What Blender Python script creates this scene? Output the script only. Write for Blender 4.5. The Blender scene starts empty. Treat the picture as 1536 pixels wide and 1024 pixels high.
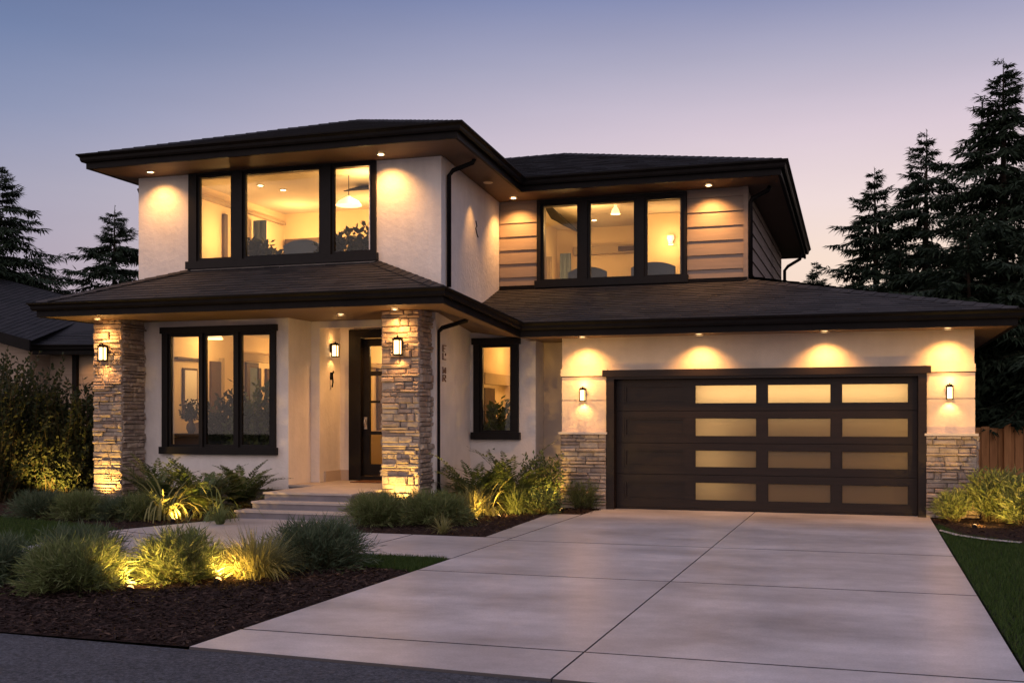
import bpy, bmesh, math, random
from mathutils import Vector, Matrix
R = math.radians
rnd = random.Random(7)
S = bpy.context.scene
C = S.collection

def lin(r, g, b):
    f = lambda c: (c/255/12.92) if c/255 <= 0.04045 else ((c/255+0.055)/1.055)**2.4
    return (f(r), f(g), f(b), 1)

# ------------------------------------------------------------------ camera
YAW = 18.0
cd = bpy.data.cameras.new("camera")
cam = bpy.data.objects.new("camera", cd); C.objects.link(cam)
cam.location = (0, 0, 1.5); cam.rotation_euler = (R(90), 0, R(YAW))
cd.sensor_width = 36; cd.lens = 1651/1536*36
cd.shift_y = 115/1536; cd.clip_end = 2000; cd.clip_start = 0.05
S.camera = cam

# ------------------------------------------------------------------ dusk sky
W = bpy.data.worlds.new("World"); S.world = W; W.use_nodes = True
wt = W.node_tree; wt.nodes.clear()
def wn(t, **k):
    n = wt.nodes.new(t)
    for a, v in k.items(): setattr(n, a, v)
    return n
out = wn('ShaderNodeOutputWorld')
tc = wn('ShaderNodeTexCoord'); sep = wn('ShaderNodeSeparateXYZ')
wt.links.new(tc.outputs['Generated'], sep.inputs[0])
def ramp(stops):
    r = wn('ShaderNodeValToRGB'); e = r.color_ramp.elements
    while len(e) < len(stops): e.new(0.5)
    for x, (p, c) in zip(e, stops): x.position = p; x.color = c
    wt.links.new(sep.outputs['Z'], r.inputs[0]); return r
east = ramp([(0.0, lin(246,214,186)), (.14, lin(245,221,205)), (.185, lin(239,219,217)), (.245, lin(219,202,214)), (.30, lin(184,179,201)), (.36, lin(133,142,182)), (.5, lin(112,116,160)), (1, (.56,.53,.66,1))])
west = ramp([(0.0, lin(190,165,175)), (.12, lin(178,166,184)), (.19, lin(165,163,184)), (.25, lin(138,148,180)), (.31, lin(112,129,168)), (.36, lin(97,114,155)), (.5, lin(92,104,150)), (1, (.56,.53,.66,1))])
back = ramp([(0.0, (1.08,.87,.85,1)), (.3, (1.10,.93,.97,1)), (.6, (.84,.75,.86,1)), (1, (.56,.53,.66,1))])  # unseen sky behind the camera, raised above dusk level to fill the facade
SUN_AZ = 22.0     # afterglow direction, degrees east of straight back
dot = wn('ShaderNodeVectorMath', operation='DOT_PRODUCT')
nrm = wn('ShaderNodeVectorMath', operation='NORMALIZE')
flat = wn('ShaderNodeCombineXYZ')
wt.links.new(sep.outputs['X'], flat.inputs[0]); wt.links.new(sep.outputs['Y'], flat.inputs[1])
wt.links.new(flat.outputs[0], nrm.inputs[0]); wt.links.new(nrm.outputs[0], dot.inputs[0])
dot.inputs[1].default_value = (math.sin(R(SUN_AZ)), math.cos(R(SUN_AZ)), 0)
def mr(a, b):
    m = wn('ShaderNodeMapRange'); m.interpolation_type = 'SMOOTHSTEP'
    m.inputs[1].default_value = a; m.inputs[2].default_value = b
    wt.links.new(dot.outputs['Value'], m.inputs[0]); return m
def mixc(fac, a, b):
    m = wn('ShaderNodeMix', data_type='RGBA')
    wt.links.new(fac, m.inputs[0]); wt.links.new(a, m.inputs[6]); wt.links.new(b, m.inputs[7]); return m.outputs[2]
c1 = mixc(mr(.35, .97).outputs[0], west.outputs[0], east.outputs[0])
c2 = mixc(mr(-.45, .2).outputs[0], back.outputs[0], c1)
wisp = wn('ShaderNodeTexNoise'); wisp.inputs['Scale'].default_value = 2.2; wisp.inputs['Detail'].default_value = 5
wmap = wn('ShaderNodeMapping'); wmap.inputs['Scale'].default_value = (1, 1, 5); wt.links.new(tc.outputs['Generated'], wmap.inputs[0]); wt.links.new(wmap.outputs[0], wisp.inputs['Vector'])
wr = wn('ShaderNodeMapRange'); wr.inputs[1].default_value = .3; wr.inputs[2].default_value = .7; wr.inputs[3].default_value = .955; wr.inputs[4].default_value = 1.045; wt.links.new(wisp.outputs[0], wr.inputs[0])
wm = wn('ShaderNodeMix', data_type='RGBA', blend_type='MULTIPLY'); wm.inputs[0].default_value = 1; wt.links.new(c2, wm.inputs[6]); wt.links.new(wr.outputs[0], wm.inputs[7])
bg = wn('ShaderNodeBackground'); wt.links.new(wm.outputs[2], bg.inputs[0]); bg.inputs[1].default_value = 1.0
sky = wn('ShaderNodeTexSky'); sky.sky_type = 'NISHITA'; sky.sun_disc = False
sky.sun_elevation = R(0.5); sky.sun_rotation = R(SUN_AZ)
bg2 = wn('ShaderNodeBackground'); wt.links.new(sky.outputs[0], bg2.inputs[0]); bg2.inputs[1].default_value = 0.005
add = wn('ShaderNodeAddShader')
wt.links.new(bg.outputs[0], add.inputs[0]); wt.links.new(bg2.outputs[0], add.inputs[1])
wt.links.new(add.outputs[0], out.inputs[0])

# last trace of the sun, just at the horizon behind the house
sl = bpy.data.lights.new("sun", 'SUN'); sl.energy = 0.06; sl.angle = R(10); sl.color = (1, .72, .55)
so = bpy.data.objects.new("sun", sl); C.objects.link(so)
so.rotation_euler = Vector((-math.sin(R(SUN_AZ)), -math.cos(R(SUN_AZ)), -math.tan(R(3)))).to_track_quat('-Z', 'Y').to_euler()

S.view_settings.view_transform = 'Standard'; S.view_settings.look = 'None'
S.view_settings.exposure = 0; S.view_settings.gamma = 1
S.render.engine = 'CYCLES'
cy = S.cycles
cy.use_denoising = True; cy.sample_clamp_indirect = 4; cy.sample_clamp_direct = 0
cy.max_bounces = 6; cy.diffuse_bounces = 3; cy.transparent_max_bounces = 24; cy.transmission_bounces = 4
cy.caustics_reflective = False; cy.caustics_refractive = False
cy.use_light_tree = True

WARM = (1.0, .47, .13); WARM2 = (1.0, .57, .20)

# ------------------------------------------------------------------ helpers
class MB:
    def __init__(s): s.v = []; s.f = []; s.m = []
    def face(s, pts, m=0):
        i = len(s.v); s.v += [tuple(p) for p in pts]; s.f.append(tuple(range(i, i+len(pts)))); s.m.append(m)
    def quads(s, vs, fs, m=0):
        i = len(s.v); s.v += [tuple(p) for p in vs]
        for f in fs: s.f.append(tuple(i+k for k in f)); s.m.append(m)
    def box(s, x0, x1, y0, y1, z0, z1, m=0):
        s.quads([(x0,y0,z0),(x1,y0,z0),(x1,y1,z0),(x0,y1,z0),(x0,y0,z1),(x1,y0,z1),(x1,y1,z1),(x0,y1,z1)],
                [(0,3,2,1),(4,5,6,7),(0,1,5,4),(1,2,6,5),(2,3,7,6),(3,0,4,7)], m)
    def obox(s, c, u, v, w, m=0):      # oriented box: centre and three half vectors
        c, u, v, w = Vector(c), Vector(u), Vector(v), Vector(w)
        p = [c+a*u+b*v+d*w for d in (-1,1) for b in (-1,1) for a in (-1,1)]
        s.quads(p, [(0,2,3,1),(4,5,7,6),(0,1,5,4),(1,3,7,5),(3,2,6,7),(2,0,4,6)], m)
    def tube(s, pts, rad, n=8, m=0, caps=True):
        pts = [Vector(p) for p in pts]
        if not hasattr(rad, '__len__'): rad = [rad]*len(pts)
        base = len(s.v); prev = None
        for i, p in enumerate(pts):
            t = (pts[min(i+1, len(pts)-1)] - pts[max(i-1, 0)])
            t = t.normalized() if t.length > 1e-9 else Vector((0,0,1))
            a = Vector((0,0,1)) if abs(t.z) < .9 else Vector((0,1,0))
            if prev is None: u = t.cross(a).normalized()
            else:
                u = prev - t*prev.dot(t)
                u = u.normalized() if u.length > 1e-6 else t.cross(a).normalized()
            prev = u; w = t.cross(u)
            for k in range(n):
                an = 2*math.pi*k/n; q = p + (u*math.cos(an) + w*math.sin(an))*rad[i]
                s.v.append((q.x, q.y, q.z))
        for i in range(len(pts)-1):
            for k in range(n):
                a, b = base+i*n+k, base+i*n+(k+1) % n
                s.f.append((a, b, b+n, a+n)); s.m.append(m)
        if caps:
            s.f.append(tuple(base+k for k in reversed(range(n)))); s.m.append(m)
            e = base+(len(pts)-1)*n; s.f.append(tuple(e+k for k in range(n))); s.m.append(m)
    def lathe(s, c, prof, n=16, m=0):
        base = len(s.v)
        for r, z in prof:
            for k in range(n):
                a = 2*math.pi*k/n; s.v.append((c[0]+r*math.cos(a), c[1]+r*math.sin(a), c[2]+z))
        for i in range(len(prof)-1):
            for k in range(n):
                a, b = base+i*n+k, base+i*n+(k+1) % n
                s.f.append((a, b, b+n, a+n)); s.m.append(m)
    def wall(s, x0, x1, z0, z1, y0, y1, holes=(), m=0):   # slab in the XZ plane with rectangular holes
        xs = sorted({x0, x1, *[min(max(h[i], x0), x1) for h in holes for i in (0,1)]})
        zs = sorted({z0, z1, *[min(max(h[i], z0), z1) for h in holes for i in (2,3)]})
        nx, nz = len(xs)-1, len(zs)-1
        def solid(i, k):
            if i < 0 or k < 0 or i >= nx or k >= nz: return False
            cx, cz = (xs[i]+xs[i+1])/2, (zs[k]+zs[k+1])/2
            return not any(h[0] < cx < h[1] and h[2] < cz < h[3] for h in holes)
        for i in range(nx):
            for k in range(nz):
                if not solid(i, k): continue
                a, b, c, d = xs[i], xs[i+1], zs[k], zs[k+1]
                s.face([(a,y0,c),(b,y0,c),(b,y0,d),(a,y0,d)], m); s.face([(b,y1,c),(a,y1,c),(a,y1,d),(b,y1,d)], m)
                if not solid(i-1,k): s.face([(a,y1,c),(a,y0,c),(a,y0,d),(a,y1,d)], m)
                if not solid(i+1,k): s.face([(b,y0,c),(b,y1,c),(b,y1,d),(b,y0,d)], m)
                if not solid(i,k-1): s.face([(a,y1,c),(b,y1,c),(b,y0,c),(a,y0,c)], m)
                if not solid(i,k+1): s.face([(a,y0,d),(b,y0,d),(b,y1,d),(a,y1,d)], m)
    def build(s, name, mats, parent=None, loc=None, smooth=False):
        if not isinstance(mats, (list, tuple)): mats = [mats]
        off = Vector((0,0,0)); p = parent
        while p is not None: off = off + p.location; p = p.parent
        if loc is not None: off = off + Vector(loc)
        me = bpy.data.meshes.new(name)
        me.from_pydata([(a-off.x, b-off.y, c-off.z) for a, b, c in s.v], [], s.f)
        for mt in mats: me.materials.append(mt)
        if len(mats) > 1: me.polygons.foreach_set('material_index', s.m)
        if smooth: me.polygons.foreach_set('use_smooth', [True]*len(s.f))
        me.update()
        o = bpy.data.objects.new(name, me); C.objects.link(o)
        if parent is not None: o.parent = parent
        if loc is not None: o.location = loc
        return o

def tag(o, label=None, cat=None, group=None, kind=None):
    if label: o['label'] = label
    if cat: o['category'] = cat
    if group: o['group'] = group
    if kind: o['kind'] = kind
    return o
def empty(name, loc, label, cat, group=None):
    o = bpy.data.objects.new(name, None); C.objects.link(o); o.location = loc
    return tag(o, label, cat, group)
def lamp(kind, loc, energy, color, parent=None, direc=(0,0,-1), size=100, blend=.7, rad=.03):
    l = bpy.data.lights.new("glow", kind); l.energy = energy; l.color = color
    if kind != 'AREA': l.shadow_soft_size = rad
    if kind == 'SPOT': l.spot_size = R(size); l.spot_blend = blend
    o = bpy.data.objects.new("glow", l); C.objects.link(o)
    off = Vector((0,0,0)); p = parent
    while p is not None: off = off + p.location; p = p.parent
    o.location = Vector(loc)-off; o.rotation_euler = Vector(direc).to_track_quat('-Z', 'Y').to_euler()
    if parent is not None: o.parent = parent
    return o
F_, HY = 1651.0, 627.0
_c, _s = math.cos(R(YAW)), math.sin(R(YAW))
def G(u, v, z=0.0):                    # point of the ground seen at a place of the survey picture
    k = (u-768)/F_; d = ((-_s+_c*k), (_c+_s*k), (HY-v)/F_); t = (z-1.5)/d[2]
    return (d[0]*t, d[1]*t, z)
def AT(u, v, y):
    k = (u-768)/F_; d = ((-_s+_c*k), (_c+_s*k), (HY-v)/F_); t = y/d[1]
    return (d[0]*t, y, 1.5+d[2]*t)

# ------------------------------------------------------------------ materials
def mat(name, col, rough=.7, spec=.4, metal=0.0, bump=None, var=None, isl=None, emit=None, coord='Object', trans=0, bump2=None):
    m = bpy.data.materials.new(name); m.use_nodes = True
    nt = m.node_tree; b = nt.nodes['Principled BSDF']
    b.inputs['Base Color'].default_value = (*col[:3], 1); b.inputs['Roughness'].default_value = rough
    b.inputs['Specular IOR Level'].default_value = spec; b.inputs['Metallic'].default_value = metal
    t = nt.nodes.new('ShaderNodeTexCoord')
    colout = None
    if isl:                             # colours picked at random per separate piece
        g = nt.nodes.new('ShaderNodeNewGeometry'); r = nt.nodes.new('ShaderNodeValToRGB')
        e = r.color_ramp.elements
        while len(e) < len(isl): e.new(.5)
        for i, c in enumerate(isl): e[i].position = i/(len(isl)-1); e[i].color = (*c[:3], 1)
        nt.links.new(g.outputs['Random Per Island'], r.inputs[0]); colout = r.outputs[0]
    for vr in ([] if not var else var if isinstance(var, list) else [var]):      # (scale, amount, detail[, stretch])
        n = nt.nodes.new('ShaderNodeTexNoise'); n.inputs['Scale'].default_value = vr[0]; n.inputs['Detail'].default_value = vr[2]
        n.inputs['Roughness'].default_value = .6
        src = t.outputs[coord]
        if len(vr) > 3:
            mp = nt.nodes.new('ShaderNodeMapping'); mp.inputs['Scale'].default_value = vr[3]
            nt.links.new(src, mp.inputs[0]); src = mp.outputs[0]
        nt.links.new(src, n.inputs['Vector'])
        mrg = nt.nodes.new('ShaderNodeMapRange'); mrg.inputs[1].default_value = .3; mrg.inputs[2].default_value = .7
        mrg.inputs[3].default_value = 1-vr[1]; mrg.inputs[4].default_value = 1+vr[1]
        nt.links.new(n.outputs[0], mrg.inputs[0])
        x = nt.nodes.new('ShaderNodeMix'); x.data_type = 'RGBA'; x.blend_type = 'MULTIPLY'; x.inputs[0].default_value = 1
        if colout: nt.links.new(colout, x.inputs[6])
        else: x.inputs[6].default_value = (*col[:3], 1)
        nt.links.new(mrg.outputs[0], x.inputs[7]); colout = x.outputs[2]
    if colout: nt.links.new(colout, b.inputs['Base Color'])
    prev = None
    for bp in (bump, bump2):            # (scale, strength, distance, detail)
        if not bp: continue
        n = nt.nodes.new('ShaderNodeTexNoise'); n.inputs['Scale'].default_value = bp[0]; n.inputs['Detail'].default_value = bp[3]
        nt.links.new(t.outputs[coord], n.inputs['Vector'])
        bm_ = nt.nodes.new('ShaderNodeBump'); bm_.inputs['Strength'].default_value = bp[1]; bm_.inputs['Distance'].default_value = bp[2]
        nt.links.new(n.outputs[0], bm_.inputs['Height'])
        if prev: nt.links.new(prev.outputs[0], bm_.inputs['Normal'])
        nt.links.new(bm_.outputs[0], b.inputs['Normal']); prev = bm_
    if trans:
        tr = nt.nodes.new('ShaderNodeBsdfTranslucent'); mx = nt.nodes.new('ShaderNodeMixShader'); mx.inputs[0].default_value = trans
        if colout: nt.links.new(colout, tr.inputs[0])
        else: tr.inputs[0].default_value = (*col[:3], 1)
        o = nt.nodes['Material Output']
        nt.links.new(b.outputs[0], mx.inputs[1]); nt.links.new(tr.outputs[0], mx.inputs[2]); nt.links.new(mx.outputs[0], o.inputs[0])
    if emit:
        b.inputs['Emission Color'].default_value = (*emit[0], 1); b.inputs['Emission Strength'].default_value = emit[1]
    return m

M = {}
M['stucco'] = mat('stucco', (.73,.67,.625), .9, .2, bump=(14,.7,.014,6), bump2=(90,.6,.005,3), var=[(2.5,.06,5),(.6,.06,3),(6,.04,5,(1,1,.15))])
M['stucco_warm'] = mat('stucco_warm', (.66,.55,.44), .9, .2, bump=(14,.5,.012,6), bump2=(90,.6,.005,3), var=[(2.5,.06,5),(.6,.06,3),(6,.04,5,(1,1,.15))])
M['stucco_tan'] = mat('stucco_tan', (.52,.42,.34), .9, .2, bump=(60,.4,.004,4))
M['trimstone'] = mat('trimstone', (.55,.48,.42), .8, .2, bump=(80,.3,.003,3))
M['frame'] = mat('frame', (.0085,.0065,.006), .5, .18, var=(8,.2,3))
M['door_brown'] = mat('door_brown', (.0155,.0095,.0072), .45, .25, var=[(6,.25,4,(.4,1,6)),(40,.12,3,(.2,1,3))])
M['bronze'] = mat('bronze', (.0075,.006,.0058), .5, .08, var=(5,.25,3))
M['soffit'] = mat('soffit', (.13,.08,.05), .6, .3, var=(3,.18,5,(1,14,1)))
M['siding'] = mat('siding', (.25,.19,.155), .7, .3, isl=[(.23,.175,.145),(.27,.205,.165),(.25,.188,.152)], bump=(30,.25,.004,4), var=(6,.1,5,(.3,1,4)))
M['shingle'] = mat('shingle', (.05,.045,.045), .85, .3, isl=[(.020,.018,.020),(.031,.028,.030),(.042,.037,.038),(.025,.023,.025)], bump=(160,.6,.004,3), var=(3,.22,4))
M['shingle_blue'] = mat('shingle_blue', (.03,.03,.035), .9, .25, isl=[(.010,.011,.014),(.021,.020,.024),(.015,.015,.019)], bump=(120,.5,.004,3))
M['stone'] = mat('stone', (.35,.28,.22), .85, .25, isl=[(.23,.175,.145),(.37,.295,.235),(.29,.23,.185),(.44,.36,.28),(.25,.20,.175),(.35,.26,.195)], bump=(22,.9,.02,7), bump2=(110,.5,.004,4), var=(9,.22,5))
M['mortar'] = mat('mortar', (.10,.08,.065), .95, .1)
M['concrete'] = mat('concrete', (.44,.40,.405), .36, .5, var=[(.8,.34,9,(.7,1.3,1)),(5,.10,6),(70,.12,3),(.35,.10,2)], bump=(60,.15,.004,6), bump2=(2.5,.1,.02,4), coord='Object')
M['tread'] = mat('tread', (.42,.36,.32), .75, .3, var=(3,.12,6), bump=(50,.3,.004,4))
M['step'] = mat('step', (.20,.18,.19), .75, .3, var=(3,.15,6), bump=(50,.3,.004,4))
M['joint'] = mat('joint', (.10,.09,.092), .9, .1)
M['asphalt'] = mat('asphalt', (.055,.056,.068), .85, .35, var=[(2,.18,6),(42,.75,4),(120,.5,2)], bump=(170,.9,.008,3), bump2=(600,.6,.003,2))
M['mulch'] = mat('mulch', (.026,.013,.010), .95, .15, var=(30,.5,5), bump=(55,1,.03,5))
M['chip'] = mat('chip', (.03,.016,.012), .85, .2, isl=[(.016,.009,.008),(.034,.017,.012),(.022,.011,.009),(.05,.026,.019),(.028,.014,.01),(.02,.011,.009),(.018,.010,.008),(.11,.065,.045)])
M['soil'] = mat('soil', (.022,.028,.010), .95, .1, var=(6,.4,5), bump=(40,.8,.03,4))
M['grass'] = mat('grass', (.05,.09,.02), .7, .2, isl=[(.030,.058,.012),(.052,.088,.018),(.040,.072,.015),(.075,.105,.028)], trans=.25)
M['blade'] = mat('blade', (.1,.13,.04), .6, .25, isl=[(.085,.12,.038),(.16,.19,.065),(.12,.155,.05),(.24,.25,.11)], trans=.3)
M['blade_dark'] = mat('blade_dark', (.06,.09,.04), .6, .25, isl=[(.050,.080,.042),(.09,.12,.065),(.065,.098,.05),(.14,.165,.09)], trans=.25)
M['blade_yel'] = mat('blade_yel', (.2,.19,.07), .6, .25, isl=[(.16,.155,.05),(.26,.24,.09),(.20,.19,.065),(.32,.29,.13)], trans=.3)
M['leaf'] = mat('leaf', (.05,.08,.025), .5, .3, isl=[(.05,.08,.025),(.085,.12,.04),(.065,.098,.03),(.125,.15,.05)], trans=.22)
M['leaf_dark'] = mat('leaf_dark', (.03,.04,.018), .6, .12, isl=[(.020,.030,.012),(.038,.048,.020),(.028,.038,.016),(.055,.060,.026)], trans=.2)
M['needle'] = mat('needle', (.02,.03,.014), .7, .2, isl=[(.014,.026,.014),(.030,.048,.026),(.020,.034,.019),(.042,.060,.032)], trans=.1)
M['bark'] = mat('bark', (.035,.025,.018), .95, .1, bump=(18,.9,.03,5))
M['stem'] = mat('stem', (.08,.06,.03), .8, .2)
M['wood'] = mat('wood', (.28,.14,.06), .8, .2, isl=[(.30,.14,.06),(.44,.21,.085),(.37,.175,.07)], var=(5,.2,5,(6,1,.5)))
M['pale'] = mat('pale', (.36,.29,.23), .9, .2, bump=(40,.3,.004,3))
M['neigh'] = mat('neigh', (.36,.28,.22), .9, .2, var=(2,.12,4,(.3,.3,9)))
M['paint'] = mat('paint', (.76,.61,.40), .85, .2, var=(1.5,.04,3))
M['ceil'] = mat('ceil', (.66,.58,.47), .9, .1)
M['floor'] = mat('floor', (.20,.12,.07), .5, .4, var=(3,.2,4,(1,10,1)))
M['indoor_dark'] = mat('indoor_dark', (.075,.045,.028), .6, .3, var=(3,.2,4))
M['blue_cloth'] = mat('blue_cloth', (.16,.20,.25), .9, .1, bump=(40,.4,.01,3))
M['beige_cloth'] = mat('beige_cloth', (.42,.33,.22), .9, .1, bump=(40,.4,.01,3))
M['white'] = mat('white', (.78,.74,.68), .6, .3)
M['art'] = mat('art', (.25,.22,.2), .7, .2, var=(3,.6,4))
M['pot'] = mat('pot', (.09,.06,.045), .5, .4)
M['metal'] = mat('metal', (.5,.42,.32), .3, .5, metal=.9)
M['sign'] = mat('sign', (.24,.15,.11), .7, .2)
M['mat'] = mat('doormat', (.16,.075,.04), .95, .1, bump=(200,.8,.01,2))
M['lens'] = mat('lens', (1,.9,.7), .4, .3, emit=((1,.74,.40), 22))
M['lens_low'] = mat('lens_low', (1,.9,.7), .4, .3, emit=((1,.5,.12), 2.3))
M['lantern'] = mat('lantern', (1,.9,.7), .4, .3, emit=((1,.60,.24), 5.5))
M['shade'] = mat('shade', (.9,.8,.6), .6, .2, emit=((1,.70,.36), 1.7))
M['mound'] = mat('mound', (.02,.022,.009), .95, .1)

def glass_mat():
    m = bpy.data.materials.new('glass'); m.use_nodes = True; nt = m.node_tree; nt.nodes.clear()
    o = nt.nodes.new('ShaderNodeOutputMaterial'); t = nt.nodes.new('ShaderNodeBsdfTransparent'); t.inputs[0].default_value = (.93,.92,.88,1)
    g = nt.nodes.new('ShaderNodeBsdfGlossy'); g.inputs['Roughness'].default_value = .02
    f = nt.nodes.new('ShaderNodeFresnel'); f.inputs[0].default_value = 1.52
    mm = nt.nodes.new('ShaderNodeMath'); mm.operation = 'MULTIPLY_ADD'; mm.inputs[1].default_value = .5; mm.inputs[2].default_value = .0
    x = nt.nodes.new('ShaderNodeMixShader')
    nt.links.new(f.outputs[0], mm.inputs[0]); nt.links.new(mm.outputs[0], x.inputs[0])
    nt.links.new(t.outputs[0], x.inputs[1]); nt.links.new(g.outputs[0], x.inputs[2]); nt.links.new(x.outputs[0], o.inputs[0])
    return m
M['glass'] = glass_mat()
def frost_mat():
    m = bpy.data.materials.new('frosted_glass'); m.use_nodes = True; nt = m.node_tree; nt.nodes.clear()
    o = nt.nodes.new('ShaderNodeOutputMaterial'); t = nt.nodes.new('ShaderNodeBsdfTranslucent'); t.inputs[0].default_value = (.88,.83,.74,1)
    g = nt.nodes.new('ShaderNodeBsdfPrincipled'); g.inputs['Base Color'].default_value = (.20,.16,.12,1); g.inputs['Roughness'].default_value = .22; g.inputs['Specular IOR Level'].default_value = .25
    x = nt.nodes.new('ShaderNodeMixShader'); x.inputs[0].default_value = .35
    nt.links.new(t.outputs[0], x.inputs[1]); nt.links.new(g.outputs[0], x.inputs[2]); nt.links.new(x.outputs[0], o.inputs[0])
    return m
M['frost'] = frost_mat()

# ------------------------------------------------------------------ ground, paving, street
def sheet(name, pts, z, m, kind='structure', grid=None):
    b = MB(); b.face([(p[0], p[1], z) for p in pts])
    return tag(b.build(name, m), kind=kind)
sheet('ground', [(-300,-60),(300,-60),(300,400),(-300,400)], -.05, M['soil'])
# street with a very slightly bowed edge
edge = [(-60,6.6),(-12,6.35),(-5.8,6.26),(-4.24,6.2),(-1.5,6.06),(1.2,5.95),(60,5.6)]
b = MB()
for (a, c) in zip(edge, edge[1:]): b.face([(a[0],-30,-.012),(c[0],-30,-.012),(c[0],c[1],-.012),(a[0],a[1],-.012)])
tag(b.build('street', M['asphalt']), kind='structure')

# concrete drive: slabs between saw-cut joints, dark joint bed below
def slab(b, pts, z0, z1, gap=.005, gy=.013):
    n = len(pts); cx = sum(p[0] for p in pts)/n; cyy = sum(p[1] for p in pts)/n
    q = []
    for x, y in pts:
        dx, dy = x-cx, y-cyy; q.append((x-math.copysign(min(gap, abs(dx)), dx), y-math.copysign(min(gy, abs(dy)), dy)))
    k = [(cx+(x-cx)*.9985, cyy+(y-cyy)*.9985) for x, y in q]
    b.face([(x,y,z1) for x, y in k])
    for i in range(n):
        j = (i+1) % n
        b.face([(*q[i],z1-.006),(*q[j],z1-.006),(*k[j],z1),(*k[i],z1)],1)
        b.face([(*q[i],z0),(*q[j],z0),(*q[j],z1-.006),(*q[i],z1-.006)],1)
DL, DM, DR = -4.25, -1.74, .87
rows = [None, 6.85, 10.05, 12.85, 17.93]
b = MB(); y_l, y_m, y_r = 6.2, 6.08, 5.98
for i in range(1, len(rows)):
    if i == 1:
        slab(b, [(DL,6.2),(DM,6.075),(DM,6.85),(DL,6.85)], -.06, .004); slab(b, [(DM,6.075),(DR,5.965),(DR,6.85),(DM,6.85)], -.06, .004); lo = 6.85
        continue
    hi = rows[i]
    slab(b, [(DL,lo),(DM,lo),(DM,hi),(DL,hi)], -.06, .004); slab(b, [(DM,lo),(DR,lo),(DR,hi),(DM,hi)], -.06, .004); lo = hi
slab(b, [(DL-.01,13.1),(DL-.01,16.62),(-4.78,16.6),(-4.62,13.1)], -.06, .003)
tag(b.build('driveway', [M['concrete'], M['joint']]), kind='structure')
sheet('driveway_joint_bed', [(DL+.03,6.25),(DR-.03,6.1),(DR-.03,17.85),(DL+.03,17.85)], -.02, M['joint'])
# front walk
b = MB()
wl = [[(-4.26,11.0),(-4.26,13.1),(-5.6,13.12),(-5.6,11.05)], [(-5.61,11.05),(-5.61,13.12),(-6.7,13.15),(-7.0,14.6),(-9.0,14.6),(-9.62,12.4),(-8.4,11.9),(-7.0,11.2)],
      [(-7.01,11.19),(-8.41,11.89),(-9.63,12.39),(-9.5,10.9),(-9.1,9.6),(-7.65,9.4),(-7.3,10.5)], [(-7.66,9.39),(-9.11,9.59),(-8.95,6.3),(-7.7,6.25)]]
for p in wl: slab(b, p, -.06, .002)
tag(b.build('front_walk', [M['concrete'], M['joint']]), kind='structure')
# planting beds and lawns
bed_front = [(-4.28,6.24),(-7.68,6.3),(-7.62,9.3),(-7.25,10.4),(-6.9,11.1),(-5.55,10.9),(-5.3,10.15),(-4.28,9.95)]
bed_left = [(-9.15,14.6),(-9.7,12.6),(-10.4,12.9),(-11.6,13.3),(-13.4,13.8),(-15.5,14.6),(-16.5,18.6),(-9.3,18.6),(-8.9,15.4)]
bed_mid = [(-6.75,13.17),(-4.27,13.12),(-4.60,13.12),(-4.76,16.6),(-4.2,16.62),(-4.15,17.75),(-4.15,18.5),(-7.4,18.5),(-7.4,15.0),(-7.05,14.5)]
bed_right = [(.89,17.0),(1.15,15.2),(1.9,14.3),(3.0,13.6),(5.5,13.3),(6.5,21.5),(.89,21.5)]
lawn_left = [(-9.7,12.55),(-9.55,10.9),(-9.15,9.5),(-9.0,6.4),(-40,6.5),(-40,15),(-15.5,14.6),(-13.4,13.8),(-11.6,13.3),(-10.4,12.9)]
lawn_mid = [(-5.52,11.0),(-4.28,10.98),(-4.28,9.97),(-5.3,10.17)]
lawn_right = [(.89,6.0),(30,5.7),(30,13.2),(5.5,13.28),(3.0,13.58),(1.9,14.28),(1.13,15.2),(.89,16.9)]
for i, p in enumerate((bed_front, bed_left, bed_mid, bed_right)): sheet('mulch_bed', p, -.004-.001*i, M['mulch'])
for i, p in enumerate((lawn_left, lawn_mid, lawn_right)): sheet('lawn_soil', p, -.016, M['soil'])
b = MB(); er = [(.9,15.75),(1.1,15.15),(1.4,14.75),(1.75,14.5)]
for (p, q) in zip(er, er[1:]): b.face([(p[0],p[1],.016),(p[0]-.03,p[1]-.16,.016),(q[0]-.05,q[1]-.16,.016),(q[0],q[1],.016)])
tag(b.build('edging_strip', M['concrete']), kind='structure')

def inside(p, poly):
    x, y = p; r = False; n = len(poly)
    for i in range(n):
        (x0,y0), (x1,y1) = poly[i], poly[(i+1) % n]
        if (y0 > y) != (y1 > y) and x < (x1-x0)*(y-y0)/(y1-y0)+x0: r = not r
    return r
def scatter(poly, n, clip, R_):
    res = []
    x0, x1 = max(min(p[0] for p in poly), clip[0]), min(max(p[0] for p in poly), clip[1])
    y0, y1 = max(min(p[1] for p in poly), clip[2]), min(max(p[1] for p in poly), clip[3])
    while len(res) < n:
        p = (R_.uniform(x0,x1), R_.uniform(y0,y1))
        if inside(p, poly): res.append(p)
    return res
def chips(poly, n, clip, seed):
    q = random.Random(seed); b = MB()
    for x, y in scatter(poly, n, clip, q):
        L = q.uniform(.012,.05); w = q.uniform(.004,.011); a = q.uniform(0,6.28); t = q.uniform(-.35,.35); z = q.uniform(.0,.022)
        dx, dy, dz = math.cos(a)*L, math.sin(a)*L, math.sin(t)*L; px, py = -math.sin(a)*w, math.cos(a)*w; k = q.uniform(-.5,.5)*w
        b.face([(x-dx,y-dy,z-dz),(x-px,y-py,z+k),(x+dx,y+dy,z+dz+.004),(x+px,y+py,z+k+.006)])
    return b
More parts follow.
